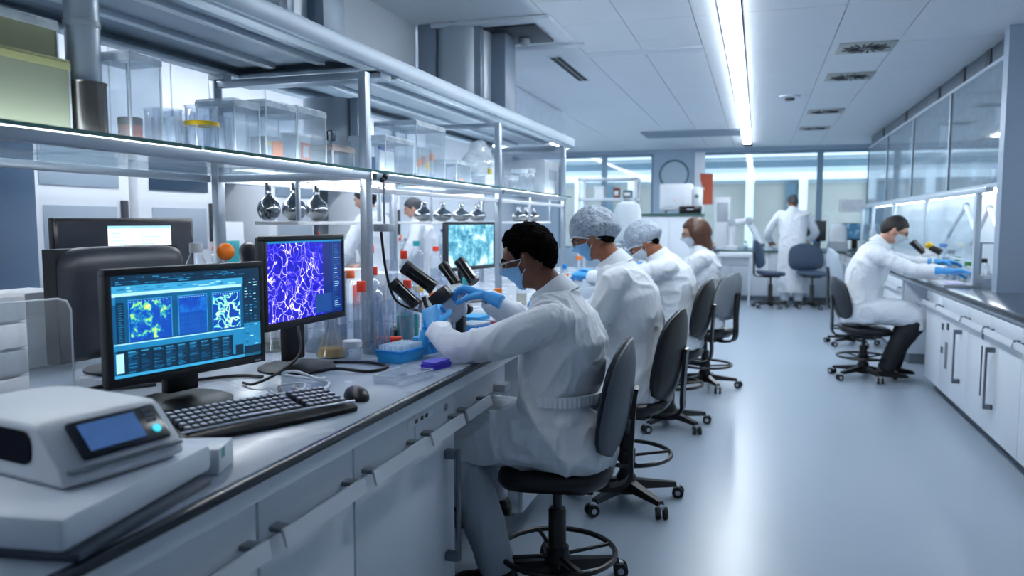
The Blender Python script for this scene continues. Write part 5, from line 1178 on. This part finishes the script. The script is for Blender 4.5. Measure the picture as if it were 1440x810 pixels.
# 5 — standing at the back, seen from behind
J5 = dict(pelvis=(0, 0, .95), chest=(0, .06, 1.33), neck=(0, .1, 1.53), head=(0, .15, 1.65), look=(-.35, 1, -.25),
  sl=(-.2, .08, 1.44), el=(-.36, .16, 1.16), wl=(-.3, .36, 1.0), hl=((.2, .8, -.1), (-.3, 0, 1)),
  sr=(.2, .08, 1.44), er=(.36, .16, 1.16), wr=(.28, .36, 1.02), hr=((-.2, .8, -.1), (.3, 0, 1)),
  pl=(-.09, 0, .93), pr=(.09, 0, .93), kl=(-.1, .02, .5), kr=(.1, .02, .5), al=(-.1, -.01, .09), ar=(.1, -.01, .09))
C5 = [((0, -.02, .2), .235, .19), ((0, -.02, .45), .23, .185), ((0, -.01, .75), .22, .175), ((0, 0, .95), .215, .165), ((0, .02, 1.12), .2, .155), ((0, .05, 1.28), .22, .16), ((0, .075, 1.4), .225, .145), ((0, .09, 1.48), .16, .11), ((0, .1, 1.535), .085, .08)]
person('person in a long white coat standing at the back bench, seen from behind', (.57, 14.02, 0), .12, J5, SK2, 'short', HGY, mask=MASKW, seated=False, coat_rings=C5, seed=15, legs=COAT, gloves=False, scale=1.05)
# 6 — at the right bench
J6 = dict(pelvis=(0, -.03, .6), chest=(0, .03, .97), neck=(0, .1, 1.14), head=(0, .205, 1.25), look=(.12, 1, -.45),
  sl=(-.18, .06, 1.06), el=(-.2, .32, .98), wl=(-.05, .55, .99), hl=((.25, .6, .02), (-.3, 0, 1)),
  sr=(.185, .06, 1.05), er=(.34, .28, .945), wr=(.52, .5, .95), hr=((.35, .7, .03), (-.2, 0, 1)),
  pl=(-.09, -.02, .58), pr=(.09, -.02, .58), kl=(-.13, .36, .55), kr=(.13, .36, .55), al=(-.1, .24, .12), ar=(.1, .16, .12))
C6 = [((0, -.03, .49), .2, .17), ((0, -.03, .57), .205, .17), ((0, -.025, .67), .19, .16), ((0, -.01, .78), .18, .15), ((0, .005, .88), .195, .155), ((0, .03, .98), .205, .15), ((0, .06, 1.06), .185, .12), ((0, .085, 1.11), .125, .09), ((0, .1, 1.15), .08, .075)]
person('person with dark hair and white mask reaching into the glass hood at right bench', (.93, 7.57, 0), -W, J6, SK3, 'short', HDK, mask=MASKW, glasses=BLACK, coat_rings=C6, seed=20, legs=DARKT, scale=1.06, hem=.1, handsk=dict(r=dict(scale=1.15, curl=(10, 14, 10), spread=2, thumb=2), l=dict(scale=1.1, curl=(12, 15, 10), spread=2, thumb=2)))
# two people on the far side of the island
J7 = dict(J5); J7.update(look=(0, 1, -.3))
person('person with dark hair and white coat behind the rack, seen left of the rack post', (-3.2, 6.3, 0), W, J7, SK3, 'short', HDK, mask=None, seated=False, coat_rings=C5, seed=25, gloves=False, scale=.97, vox=.013)
person('person in a white coat behind the rack, seen under the middle tray', (-3.25, 7.45, 0), W+.3, J7, SK3, 'short', HGY, mask=None, seated=False, coat_rings=C5, seed=31, gloves=False, scale=.93, vox=.013)

# ---------------------------------------------------------------- binocular microscope between the gloved hands
t = thing('binocular_microscope', 'white binocular microscope with black tubes held by the front worker', 'microscope', (-1.2, 2.93, BT))
MW = mat('microscope_white', '#c9ced6', .35, var=.03)
taper(MB(), .17, .2, 0, .16, .19, .025, .03).build('foot', MW, t)
MB().cyl((.03, .02, .025), (.03, .02, .13), .016, n=18).build('pillar', CHROME, t); MB().bb(.045, .075, -.0, .04, .02, .15, .006).build('rack_column', BLACK, t)
hb = MB(); hb.ell((-.02, 0, .165), (.085, .06, .055), Euler((0, R(-32), 0)).to_matrix()); hb.ell((.035, .02, .15), (.05, .045, .06)); hb.tube([(-.06, -.05, .13), (.02, -.02, .2), (.05, .05, .22)], [.035, .045, .035], 14); hb.tube([(-.02, 0, .15), (-.09, -.05, .17)], [.045, .035], 14)
put('head', fuse(hb, .006, 3), MW, t, sharp=0)
def eyepiece(a, b_, r):
    a, b_ = V(a), V(b_); d = (b_-a).normalized()
    o = MB().cyl(a, b_, r, n=22).build('eyepiece', BLACKG, t)
    MB().cyl(b_-d*.012, b_+d*.012, r*1.1, r*1.05, n=22).build('rubber_cup', BLACK, o); MB().cyl(a-d*.005, a+d*.012, r*1.08, n=22).build('collar', BLACK, o)
    MB().cyl(b_+d*.0121, b_+d*.0135, r*.7, n=20).build('lens', mat('eyepiece_lens', '#56706e', .08, coat=1), o)
eyepiece((-.045, -.02, .235), (-.15, -.05, .315), .028)
eyepiece((-.1, -.07, .17), (-.185, -.085, .25), .024)
eyepiece((.03, .04, .25), (-.03, .06, .315), .021)
eyepiece((.085, .1, .255), (.02, .12, .33), .023)
MB().box((.01, -.075, .205), (.09, .04, .055), .008, rot=Euler((0, R(-38), 0)).to_matrix()).build('camera_block', BLACK, t)
MB().cyl((-.03, -.075, .13), (-.03, -.055, .14), .02, n=18).build('focus_knob', BLACK, t); MB().cyl((.06, .1, .14), (.06, .075, .14), .022, n=18).build('focus_knob', BLACK, t)
MB().tube(spline([(-.07, -.06, .2), (-.05, -.07, .16), (-.0, -.075, .14)]), .009, 8).build('focus_arm', BLACK, t)
# ================================================================ RIGHT-HAND BENCH, GLASS CABINETS, HOOD
t = thing('worktop', 'dark worktop running along the right wall under the glass hood', 'worktop', (1.7, 8.2, .87))
MB().bb(-.34, .37, -5.7, 5.7, .004, .03, .003).build('surface', mat('slate_worktop', '#4a5564', .2, var=.12, coat=.3), t)
MB().bb(-.355, -.34, -5.7, 5.7, -.004, .029, .003).build('edge_band', TOPM, t); MB().bb(-.33, .36, -5.69, 5.69, -.03, .004).build('apron', CABM, t)
RG = 'white cabinets along the right wall'
RX = 1.375
for y0, y1, cut, dr, hd, lb in ((2.6, 3.6, [], [(2.6, 3.6)], None, 'white right-wall cabinet partly beyond the picture edge'), (3.6, 4.8, [4.2], [(3.6, 4.8)], None, 'nearest fully seen white cabinet along the right wall'), (4.8, 5.95, [5.4], [(4.8, 5.4), (5.4, 5.95)], 5.3, 'white right-wall cabinet with tall bar handle and a dark slot'), (5.95, 7.3, [6.75], [(5.95, 6.75), (6.75, 7.3)], 6.1, 'white right-wall cabinet with bar handle and small round holes, beside the seated legs')):
    r_ = base_unit(y0, y1, lb, dr, hd, cut or True, fx=RX, s=-1, group=RG)
    if y0 == 4.8: MB().bb(.0, .004, -.2, -.18, .3, .62, .001).build('slot', DGREY, r_); MB().bb(0, .004, -.2, -.17, .66, .72, .001).build('lock', mat('lock_brown', '#4a2e2c', .4), r_)
    if y0 == 5.95:
        k = MB()
        for y, zq, a in ((-.05, .6, .03), (.12, .62, .03), (-.05, .42, .03)): k.box((.002, y, zq), (.004, .06, .05), .0015)
        k.build('sockets', DGREY, r_); MB().box((.003, .1, .4), (.004, .07, .2), .0015).build('vent_plate', MGREY, r_)
for y0, y1, lb in ((8.5, 10.3, 'white right-wall cabinet beyond the seated dark-haired worker'), (10.3, 12.1, 'second white right-wall cabinet beyond the worker'), (12.1, 13.85, 'farthest white right-wall cabinet near the windows')):
    base_unit(y0, y1, lb, [(y0, y1)], None, [(y0+y1)/2], fx=RX, s=-1, group=RG)
# upper glass-fronted cabinets
FR = mat('pale_frame', '#cfdbe6', .3, .35, var=.03); CIN = mat('cabinet_inside', '#d3dfe9', .5, var=.03)
CP = glass('cabinet_glass', '#eef6fb', .06, .5, .13, '#dce9f3')  # extra milk paints pale room reflections into the panes
for i, (y0, y1) in enumerate(((6.42, 8.1), (8.1, 9.9), (9.9, 11.75), (11.75, 13.7))):
    lb = ['nearest glass-fronted wall cabinet on the right, with blurred blue bottle inside', 'second glass-fronted wall cabinet on the right, full of pale boxes', 'third glass-fronted wall cabinet on the right', 'farthest glass-fronted wall cabinet, with a yellow strip inside'][i]
    t = thing('wall_cabinet', lb, 'cabinet', (1.66, (y0+y1)/2, 1.655), 0, 'glass wall cabinets on the right'); h = (y1-y0)/2
    c = MB(); c.bb(.0, .4, -h, h, 0, .022); c.bb(.0, .4, -h, h, .91, .93); c.bb(.39, .405, -h, h, .022, .91); c.bb(.02, .39, -h, -h+.016, .022, .91); c.bb(.02, .39, h-.016, h, .022, .91); 
    c.build('carcass', CIN, t); MB().bb(.05, .385, -h+.018, h-.018, .47, .482).build('shelf', PANE, t)
    f = MB(); w_ = .022
    f.bb(-.016, .004, -h, -h+w_, 0, .93); f.bb(-.016, .004, h-w_, h, 0, .93); f.bb(-.016, .004, -h+w_, h-w_, 0, .03); f.bb(-.016, .004, -h+w_, h-w_, .905, .93)
    d = f.build('door_frame', FR, t); MB().bb(-.008, -.004, -h+w_, h-w_, .03, .905).build('pane', CP, d)
    MB().bb(-.017, -.0165+.004, h-.034, h-.022, .03, .905).build('gasket', mat('dark_gasket', '#3d5a6c', .5), d)
for i, (y, z0, sz, c, lb) in enumerate(((6.75, 0, (.2, .2, .3), '#dfe8f0', 'pale box in the nearest glass cabinet'), (7.15, 0, (.16, .14, .2), '#4a63b8', 'blue pack in the nearest glass cabinet'), (7.6, 0, (.22, .3, .24), '#c7d5e0', 'wide pale box in the nearest glass cabinet'), (8.5, 0, (.25, .5, .4), '#eef4f9', 'large white box in the second glass cabinet'), (9.3, 0, (.25, .5, .34), '#dfe9f1', 'white carton in the second glass cabinet'), (10.3, 0, (.25, .5, .42), '#e8f0f6', 'white carton in the third glass cabinet'), (11.1, 0, (.25, .6, .38), '#cfdce6', 'grey-white carton in the third glass cabinet'), (12.4, 0, (.12, .14, .42), '#e9d23a', 'yellow roll in the farthest glass cabinet'), (8.9, .48, (.2, .4, .26), '#dbe6ee', 'white carton on the upper shelf of the second glass cabinet'), (6.95, .48, (.2, .3, .2), '#c4d3de', 'pale carton on the upper shelf of the nearest glass cabinet'), (10.6, .48, (.2, .5, .3), '#e4edf4', 'white carton on the upper shelf of the third glass cabinet'))):
    t = thing('storage_box', lb, 'box', (1.86, y, 1.678+(z0 if not z0 else .4595+.0)), 0, 'boxes inside the glass cabinets')
    MB().bb(-sz[0]/2, sz[0]/2, -sz[1]/2, sz[1]/2, 0, sz[2], .008).build('carton', mat('carton_'+c[1:], c, .55, var=.05), t)
    MB().bb(-sz[0]/2-.002, -sz[0]/2-.0005, -sz[1]*.3, sz[1]*.25, sz[2]*.3, sz[2]*.7).build('label', PAPER, t)
struct(MB().bb(1.62, 2.08, 6.28, 6.4, .9005, CH).build('wall_end_panel', mat('end_panel', '#a3b2c5', .4, .2, var=.04)))
t = thing('duct_strip', 'grey duct strip with dark clips above the glass cabinets', 'duct', (1.8, 10.1, 2.588))
MB().bb(-.1, .27, -3.68, 3.7, 0, .16, .004).build('duct', DUCT, t)
for y in (-3.0, -2.2, -1.2, .6, 2.4): MB().bb(-.112, -.1, y-.07, y+.07, .0, .155, .002).build('clip', mat('duct_dark', '#2f3a46', .5), t)
# hood below the cabinets
t = thing('glass_hood', 'long glass hood with pale posts on the right worktop below the wall cabinets', 'fume hood', (1.6, 10.0, .9005))
for y in (-3.25, -1.35, .6, 2.4, 3.6):
    MB().bb(-.03, .01, y-.03, y+.03, 0, .752, .004).build('post', FR, t)
MB().bb(-.035, .015, -3.55, 3.7, .715, .752, .004).build('head_rail', FR, t)
for a, b in ((-3.22, -1.38), (-1.32, .57), (.63, 2.37), (2.43, 3.57)):
    o = MB().bb(-.014, -.008, a, b, .2, .715).build('sash', SASH, t); MB().bb(-.02, -.002, a, b, .19, .2).build('sash_rail', FR, o)
MB().bb(.4, .415, -3.55, 3.7, 0, .752).build('rear_panel', mat('hood_back', '#e3ebf2', .35, var=.03), t)
for a, b in ((-3.3, -.2), (0, 3.4)):
    MB().bb(.12, .17, a, b, .724, .75, .006).build('hood_lamp', glow('hood_lamp', '#eef6ff', 8), t)
t = thing('hood_light', 'small upright bright lamp inside the near end of the glass hood', 'lamp', (1.88, 7.16, .9005))
MB().lathe([(.001, 0), (.05, 0), (.05, .02), (.012, .03), (.012, .45), (.001, .45)], n=18).build('stand', FR, t); MB().lathe([(.001, .44), (.028, .44), (.032, .5), (.028, .68), (.001, .69)], n=18).build('tube', glow('warm_tube', '#fff3dc', 9), t)
def arm(loc, pts, lb):
    t = thing('jointed_manipulator', lb, 'mechanical arm', loc, 0, 'white jointed arms inside the glass hood')
    MB().lathe([(.001, 0), (.06, 0), (.06, .03), (.03, .05), (.001, .05)], n=18).build('base', WHITE2, t)
    for a, b in zip(pts, pts[1:]): MB().tube([a, b], [.024, .02], 10).build('segment', WHITE2, t)
    for p in pts[1:-1]: MB().ell(p, (.03, .03, .03), u=14, v=10).build('joint', LGREY, t)
arm((1.92, 7.35, .9005), [(0, 0, .04), (.0, 0, .35), (-.02, .35, .62), (-.05, .75, .3)], 'white jointed arm nearest the end panel in the hood')
arm((1.9, 8.2, .9005), [(0, 0, .04), (0, -.1, .4), (0, .3, .66), (-.06, .7, .35)], 'white jointed arm behind the first post of the hood')
t = thing('balance', 'white balance with tall grey frame at the near end of the hood', 'balance', (1.73, 6.92, .9005))
taper(MB(), .26, .3, 0, .24, .27, .09, .02).build('base', WHITE2, t)
k = MB()
for sx in (-1, 1):
    for sy in (-1, 1): k.bb(sx*.09-.008, sx*.09+.008, sy*.1-.008, sy*.1+.008, .09, .34)
k.bb(-.1, .1, -.11, .11, .33, .345); k.build('frame', ALU, t); MB().lathe([(.001, .09), (.05, .09), (.05, .1), (.001, .105)], n=20).build('pan', STEEL, t)
for i, (x, y, r, h, c, lb) in enumerate(((1.68, 7.35, .04, .17, GREENP, 'green-capped bottle in the hood near the gloves'), (1.78, 7.3, .045, .2, BLACK, 'black-capped amber jar in the hood near the gloves'), (1.76, 7.5, .05, .16, RED, 'red-lidded jar in the hood behind the gloves'), (1.66, 7.62, .035, .2, GREENP, 'slim green-capped bottle farther in the hood'), (1.66, 6.68, .03, .14, WHITE2, 'white-capped vial at the very end of the hood'), (1.75, 8.3, .05, .24, LGREY, 'grey-capped bottle in the hood behind the microscope'), (1.8, 8.9, .06, .28, BLUE, 'blue-capped bottle deep in the hood'), (1.78, 9.6, .05, .22, ORANGE, 'orange-capped bottle deep in the hood'))):
    bottle((x, y, BT), r, h, lb, cap=c, neck=.5, liq=('#9fb08a', .4) if i < 3 else ('#dfe8ee', .5))
t = thing('white_tray', 'flat white tray under the gloved hand at the right bench', 'tray', (1.47, 6.95, BT), 0)
taper(MB(), .2, .5, 0, .21, .52, .02, .02).build('tray', WHITE, t); MB().bb(-.06, .06, -.22, .0, .0205, .03, .003).build('pad', mat('lilac_pad', '#d9cfee', .6), t)
# microscope of the right-hand worker
t = thing('stereo_microscope', 'white microscope with black eyepieces and a yellow knob at the right bench', 'microscope', (1.47, 7.8, BT), R(-20))
taper(MB(), .2, .22, 0, .18, .2, .03, .03).build('foot', WHITE2, t)
hb = MB(); hb.tube(spline([(.05, 0, .02), (.07, 0, .15), (.03, 0, .24), (-.04, 0, .2)]), [.035+.0005*i for i in range(25)], 14); hb.ell((-.02, 0, .2), (.07, .06, .05)); put('body', fuse(hb, .007, 3), WHITE2, t, sharp=0)
for y in (-.035, .035):
    o = MB().cyl((-.04, y, .22), (-.13, y*1.2, .31), .024, n=16).build('eyepiece', BLACKG, t); MB().cyl((-.125, y*1.2, .305), (-.14, y*1.2, .32), .029, n=16).build('rubber_cup', BLACK, o)
MB().ell((.0, -.02, .29), (.035, .035, .03)).build('knob', YELLOW, t); MB().tube([(.01, -.02, .27), (.1, -.03, .23)], .03, 12).build('camera', BLACK, t)
# ================================================================ BACK OF THE ROOM
t = thing('worktop', 'worktop with dark green edge along the window wall', 'worktop', (.45, 14.72, .87))
MB().bb(-1.5, 1.62, -.27, .27, .0, .03, .003).build('surface', mat('pale_worktop', '#9aa9b6', .25, var=.06), t); MB().bb(-1.5, 1.62, -.285, -.27, -.004, .029, .002).build('edge_band', mat('green_edge', '#2c5a50', .35), t)
for i in range(5):
    x0 = -1.04+i*.62
    t = thing('base_cabinet', ['first', 'second', 'third', 'fourth', 'fifth'][i]+' white cabinet from the left under the window worktop', 'cabinet', (x0+.31, 14.5, 0), 0, 'white cabinets under the window worktop')
    MB().bb(-.307, .307, 0, .48, .09, .868, .003).build('carcass', CABM, t); MB().bb(-.3, .3, .06, .44, 0, .09).build('plinth', MGREY, t)
    for s in (-1, 1): MB().bb(s*.003, s*.305, -.018, 0, .1, .86, .003).build('door', WHITE, t)
# tall cabinet with white machine on top
t = thing('tall_cabinet', 'chest-high grey-white cabinet with green-edged top beyond the island', 'cabinet', (-1.29, 12.3, 0))
MB().bb(-.48, .48, -.3, .3, .08, 1.49, .004).build('carcass', CABM, t); MB().bb(-.46, .46, -.28, .28, 0, .08).build('plinth', MGREY, t)
MB().bb(-.5, .5, -.33, .32, 1.49, 1.525, .004).build('top', mat('green_edge', '#2c5a50', .35), t)
for s in (-1, 1): MB().bb(s*.003, s*.476, -.318, -.3, .1, 1.47, .003).build('door', WHITE, t)
t = thing('lab_oven', 'white boxy machine with a rounded side standing on the chest-high cabinet', 'lab machine', (-1.16, 12.3, 1.5255))
MB().bb(-.28, .2, -.2, .2, .05, .45, .02).build('housing', WHITE2, t); MB().bb(.2, .34, -.18, .18, .05, .4, .05).build('side_unit', WHITE, t)
MB().bb(-.2, .1, -.21, -.2, .1, .38, .01).build('door', WHITE, t); MB().ell((-.05, -.212, .2), (.02, .006, .02)).build('lamp', mat('pink_lamp', '#f3c9cf', .4), t)
k = MB()
for sx in (-.22, .14): k.bb(sx-.02, sx+.02, -.17, .17, 0, .05)
k.build('feet', LGREY, t); MB().lathe([(.03, 0), (.03, .02), (.001, .022)], (.27, -.18, .26), rot=Matrix.Rotation(PI/2, 3, 'X')).build('dial', MGREY, t)
t = thing('black_case', 'long black case at the right end of the chest-high cabinet top', 'case', (-.97, 12.03, 1.5255))
MB().bb(-.16, .16, -.07, .07, 0, .11, .008).build('body', BLACKG, t); MB().bb(-.05, .05, -.075, -.07, .05, .07, .003).build('clasp', LGREY, t)
# white rack with bars
t = thing('wire_rack', 'white two-tier rack standing left of the chest-high cabinet', 'rack', (-2.3, 12.6, 0))
for x in (-.45, .45):
    for y in (-.2, .2): MB().bb(x-.02, x+.02, y-.02, y+.02, 0, 2.1, .004).build('upright', WHITE, t)
for zq in (.4, .95, 1.74, 2.06): MB().bb(-.47, .47, -.22, .22, zq, zq+.035, .004).build('shelf', WHITE, t)
for i, (x, zq, sz, c, lb) in enumerate(((-.15, 1.7755, (.16, .2, .2), '#e8f0f5', 'white box on the white rack'), (.12, 1.7755, (.1, .1, .17), '#7c4a44', 'brown jar-like box on the white rack'), (.3, 1.7755, (.14, .16, .13), '#5b6a76', 'slate box on the white rack'), (-.2, .9855, (.4, .3, .4), '#dfe8ee', 'large white carton low on the white rack'))):
    t = thing('storage_box', lb, 'box', (-2.3+x, 12.6, zq)); MB().bb(-sz[0]/2, sz[0]/2, -sz[1]/2, sz[1]/2, 0, sz[2], .01).build('carton', mat('carton_'+c[1:], c, .55, var=.05), t); MB().bb(-sz[0]/3, sz[0]/3, -sz[1]/2-.002, -sz[1]/2-.0005, sz[2]*.3, sz[2]*.7).build('label', PAPER, t)
# orange sheet on the window pillar, paper notice
t = thing('orange_poster', 'rust-orange sheet hanging at the left edge of the wide window', 'poster', (-.9, WY-.066, 1.72))
b = MB(); b.loft([[V((-.11+.03*math.sin(i*.5), -.004-.012*math.sin(i*.9), .57*i/10)), V((.09, -.004-.01*math.cos(i*.7), .57*i/10)), V((.09, .0-.01*math.cos(i*.7), .57*i/10)), V((-.11+.03*math.sin(i*.5), -.012*math.sin(i*.9), .57*i/10))] for i in range(11)]).build('sheet', mat('rust_sheet', '#c0583c', .6, var=.15, vscale=8), t)
MB().bb(-.1, .08, -.012, .002, .56, .575, .002).build('clip_bar', LGREY, t)
t = thing('paper_sign', 'white paper notice fixed to the right window above the dark monitor', 'notice', (1.55, WY-.006, 1.57))
MB().bb(-.2, .2, -.004, 0, 0, .22).build('sheet', PAPER, t); k = MB()
for j in range(4): k.bb(-.15, .1-.03*j, -.006, -.004, .05+.035*j, .058+.035*j)
k.build('lines', mat('pale_teal_ink', '#9cc9c4', .6), t)
# equipment on the window worktop
t = thing('robot_arm', 'white jointed robot arm standing on the window worktop at left', 'robot arm', (-.45, 14.6, .9005))
MB().lathe([(.001, 0), (.12, 0), (.12, .05), (.07, .08), (.001, .08)], n=24).build('base', WHITE2, t)
MB().tube([(0, 0, .06), (0, 0, .5)], [.07, .06], 16).build('upright', WHITE2, t); MB().tube([(0, 0, .48), (.3, -.07, .52)], [.06, .055], 14).build('shoulder', WHITE2, t)
for p in ((0, 0, .49), (.3, -.07, .52)): MB().cyl(V(p)+V((0, -.075, 0)), V(p)+V((0, .075, 0)), .068, n=20).build('joint', LGREY, t)
MB().tube([(.3, -.07, .5), (.52, -.12, .12)], [.06, .045], 14).build('forearm', WHITE, t); MB().box((.535, -.125, .09), (.08, .06, .05), .01).build('gripper', DGREY, t)
t = thing('tower_instrument', 'tall pale instrument tower beside the robot arm at the window', 'lab machine', (-.62, 14.82, .9005))
MB().bb(-.14, .14, -.1, .1, 0, .95, .02).build('tower', WHITE2, t); MB().bb(-.1, .1, -.106, -.1, .5, .85, .004).build('front_panel', LGREY, t)
t = thing('white_table', 'low white bench-height table with instruments in front of the robot arm', 'table', (-.36, 13.95, 0))
MB().bb(-.28, .28, -.2, .2, .8, .88, .01).build('top', WHITE, t); MB().bb(-.24, .24, -.17, .17, .66, .8, .01).build('drawer_box', LGREY, t)
for sx in (-.24, .24):
    for sy in (-.16, .16): MB().bb(sx-.015, sx+.015, sy-.015, sy+.015, 0, .8, .003).build('leg', WHITE, t)
monitor('small dark monitor on the window worktop right of the standing person', (.98, 14.86, BT), R(-10), .34, .36, .16, BLACKG)
mm = monitor('dark blue monitor at the right end of the window worktop', (1.62, 14.86, BT), R(-5), .42, .3, .18, BLACKG)
s = MB(); scr_quad(s, 0, 1, 0, 1, .39, .26, -.0135, 0); o = s.build('screen', screen_tex('dim_desk', 'noise', 8, [(0, '#1d3c58'), (.5, '#2d5f86'), (.62, '#7fb3d2'), (.8, '#cfe6f2')], .6), mm, fix=False); o.location = (0, 0, .205)
t = thing('centrifuge', 'white dome-lidded centrifuge on the window worktop before the dark blue monitor', 'centrifuge', (1.32, 14.6, .9005))
taper(MB(), .32, .28, 0, .3, .26, .16, .04).build('body', LGREY, t)
rr = []
for zq, k in ((.16, 1), (.3, .98), (.4, .88), (.45, .7), (.47, .4)): rr.append([V((.15*k*math.copysign(abs(math.cos(a))**.6, math.cos(a)), .12*k*math.copysign(abs(math.sin(a))**.6, math.sin(a)), zq)) for a in [2*PI*i/24 for i in range(24)]])
MB().loft(rr).build('lid', WHITE2, t)
for i, (x, y, r, h, c, lb) in enumerate(((.72, 14.6, .045, .22, LGREY, 'grey-capped bottle right of the standing person'), (.86, 14.66, .04, .26, WHITE2, 'white-capped bottle right of the standing person'), (.96, 14.55, .035, .18, BLUE, 'small blue-capped bottle before the small monitor'), (-.2, 14.55, .04, .16, GREENP, 'green-capped bottle under the robot arm'), (-.9, 14.55, .05, .15, GREENP, 'green-capped jar at the left end of the window worktop'), (-.75, 14.5, .04, .12, ORANGE, 'orange-capped jar at the left end of the window worktop'), (.2, 14.75, .06, .36, WHITE2, 'white carboy left of the standing person'), (1.86, 14.5, .06, .45, WHITE2, 'tall white bottle with teal label at the right wall corner'))):
    bottle((x, y, BT), r, h, lb, cap=c, neck=.4, body=WHITE2 if i > 5 else None, lab=(TEAL, .2, .45) if i == 7 else None, liq=('#cfd9d2', .5) if i < 6 else None)
# white carboy at the end of the island
t = thing('carboy', 'translucent white carboy on a steel stand behind the two hair nets', 'carboy', (-1.16, 7.3, BT))
k = MB()
for a in range(3): k.tube([(.11*math.cos(a*2.1), .11*math.sin(a*2.1), 0), (.09*math.cos(a*2.1), .09*math.sin(a*2.1), .3)], .009)
k.torus((0, 0, .29), .1, .009, 28); k.build('stand', STEEL, t)
rr = []
for zq, k_ in ((.3, .5), (.33, .85), (.37, 1), (.6, 1), (.66, .85), (.69, .4)): rr.append([V((.125*k_*math.copysign(abs(math.cos(a))**.7, math.cos(a)), .1*k_*math.copysign(abs(math.sin(a))**.7, math.sin(a)), zq)) for a in [2*PI*i/28 for i in range(28)]])
MB().loft(rr).build('tank', mat('milky_tank', '#dfe9f0', .3, var=.05, vscale=12), t); MB().lathe([(.001, .685), (.035, .685), (.035, .72), (.001, .722)], n=18).build('cap', LGREY, t)
# ================================================================ LIGHT, WORLD, CAMERA
wd = bpy.data.worlds.new('sky'); S.world = wd; wd.use_nodes = True
n = wd.node_tree.nodes; l = wd.node_tree.links; bg = n['Background']
tc = n.new('ShaderNodeTexCoord'); sp = n.new('ShaderNodeSeparateXYZ'); l.new(tc.outputs['Generated'], sp.inputs[0])
cr = n.new('ShaderNodeValToRGB'); e = cr.color_ramp.elements; e[0].position = .3; e[0].color = lin('#8fa6b8'); e[1].position = .75; e[1].color = lin('#dcecfb')
mr = n.new('ShaderNodeMapRange'); mr.inputs['From Min'].default_value = -1; l.new(sp.outputs['Z'], mr.inputs['Value']); l.new(mr.outputs[0], cr.inputs[0]); l.new(cr.outputs[0], bg.inputs['Color'])
bg.inputs['Strength'].default_value = 2.3
cam = bpy.data.cameras.new('camera'); co = bpy.data.objects.new('camera', cam); COL.objects.link(co)
co.location = (0, 0, 1.4); co.rotation_euler = (R(90-4.83), 0, R(17.4))
cam.sensor_width = 36; cam.lens = 36*1100/1440; cam.clip_start = .05; cam.clip_end = 200
cam.dof.use_dof = True; cam.dof.focus_distance = 2.75; cam.dof.aperture_fstop = 2.6
S.camera = co
vs = S.view_settings; vs.view_transform = 'Standard'; vs.look = 'None'; vs.gamma = 1; vs.use_curve_mapping = False; vs.exposure = EXPO
c = S.cycles; c.max_bounces = 10; c.diffuse_bounces = 4; c.glossy_bounces = 4; c.transmission_bounces = 6; c.transparent_max_bounces = 28; c.caustics_reflective = False; c.caustics_refractive = False; c.sample_clamp_indirect = 4; c.use_denoising = True
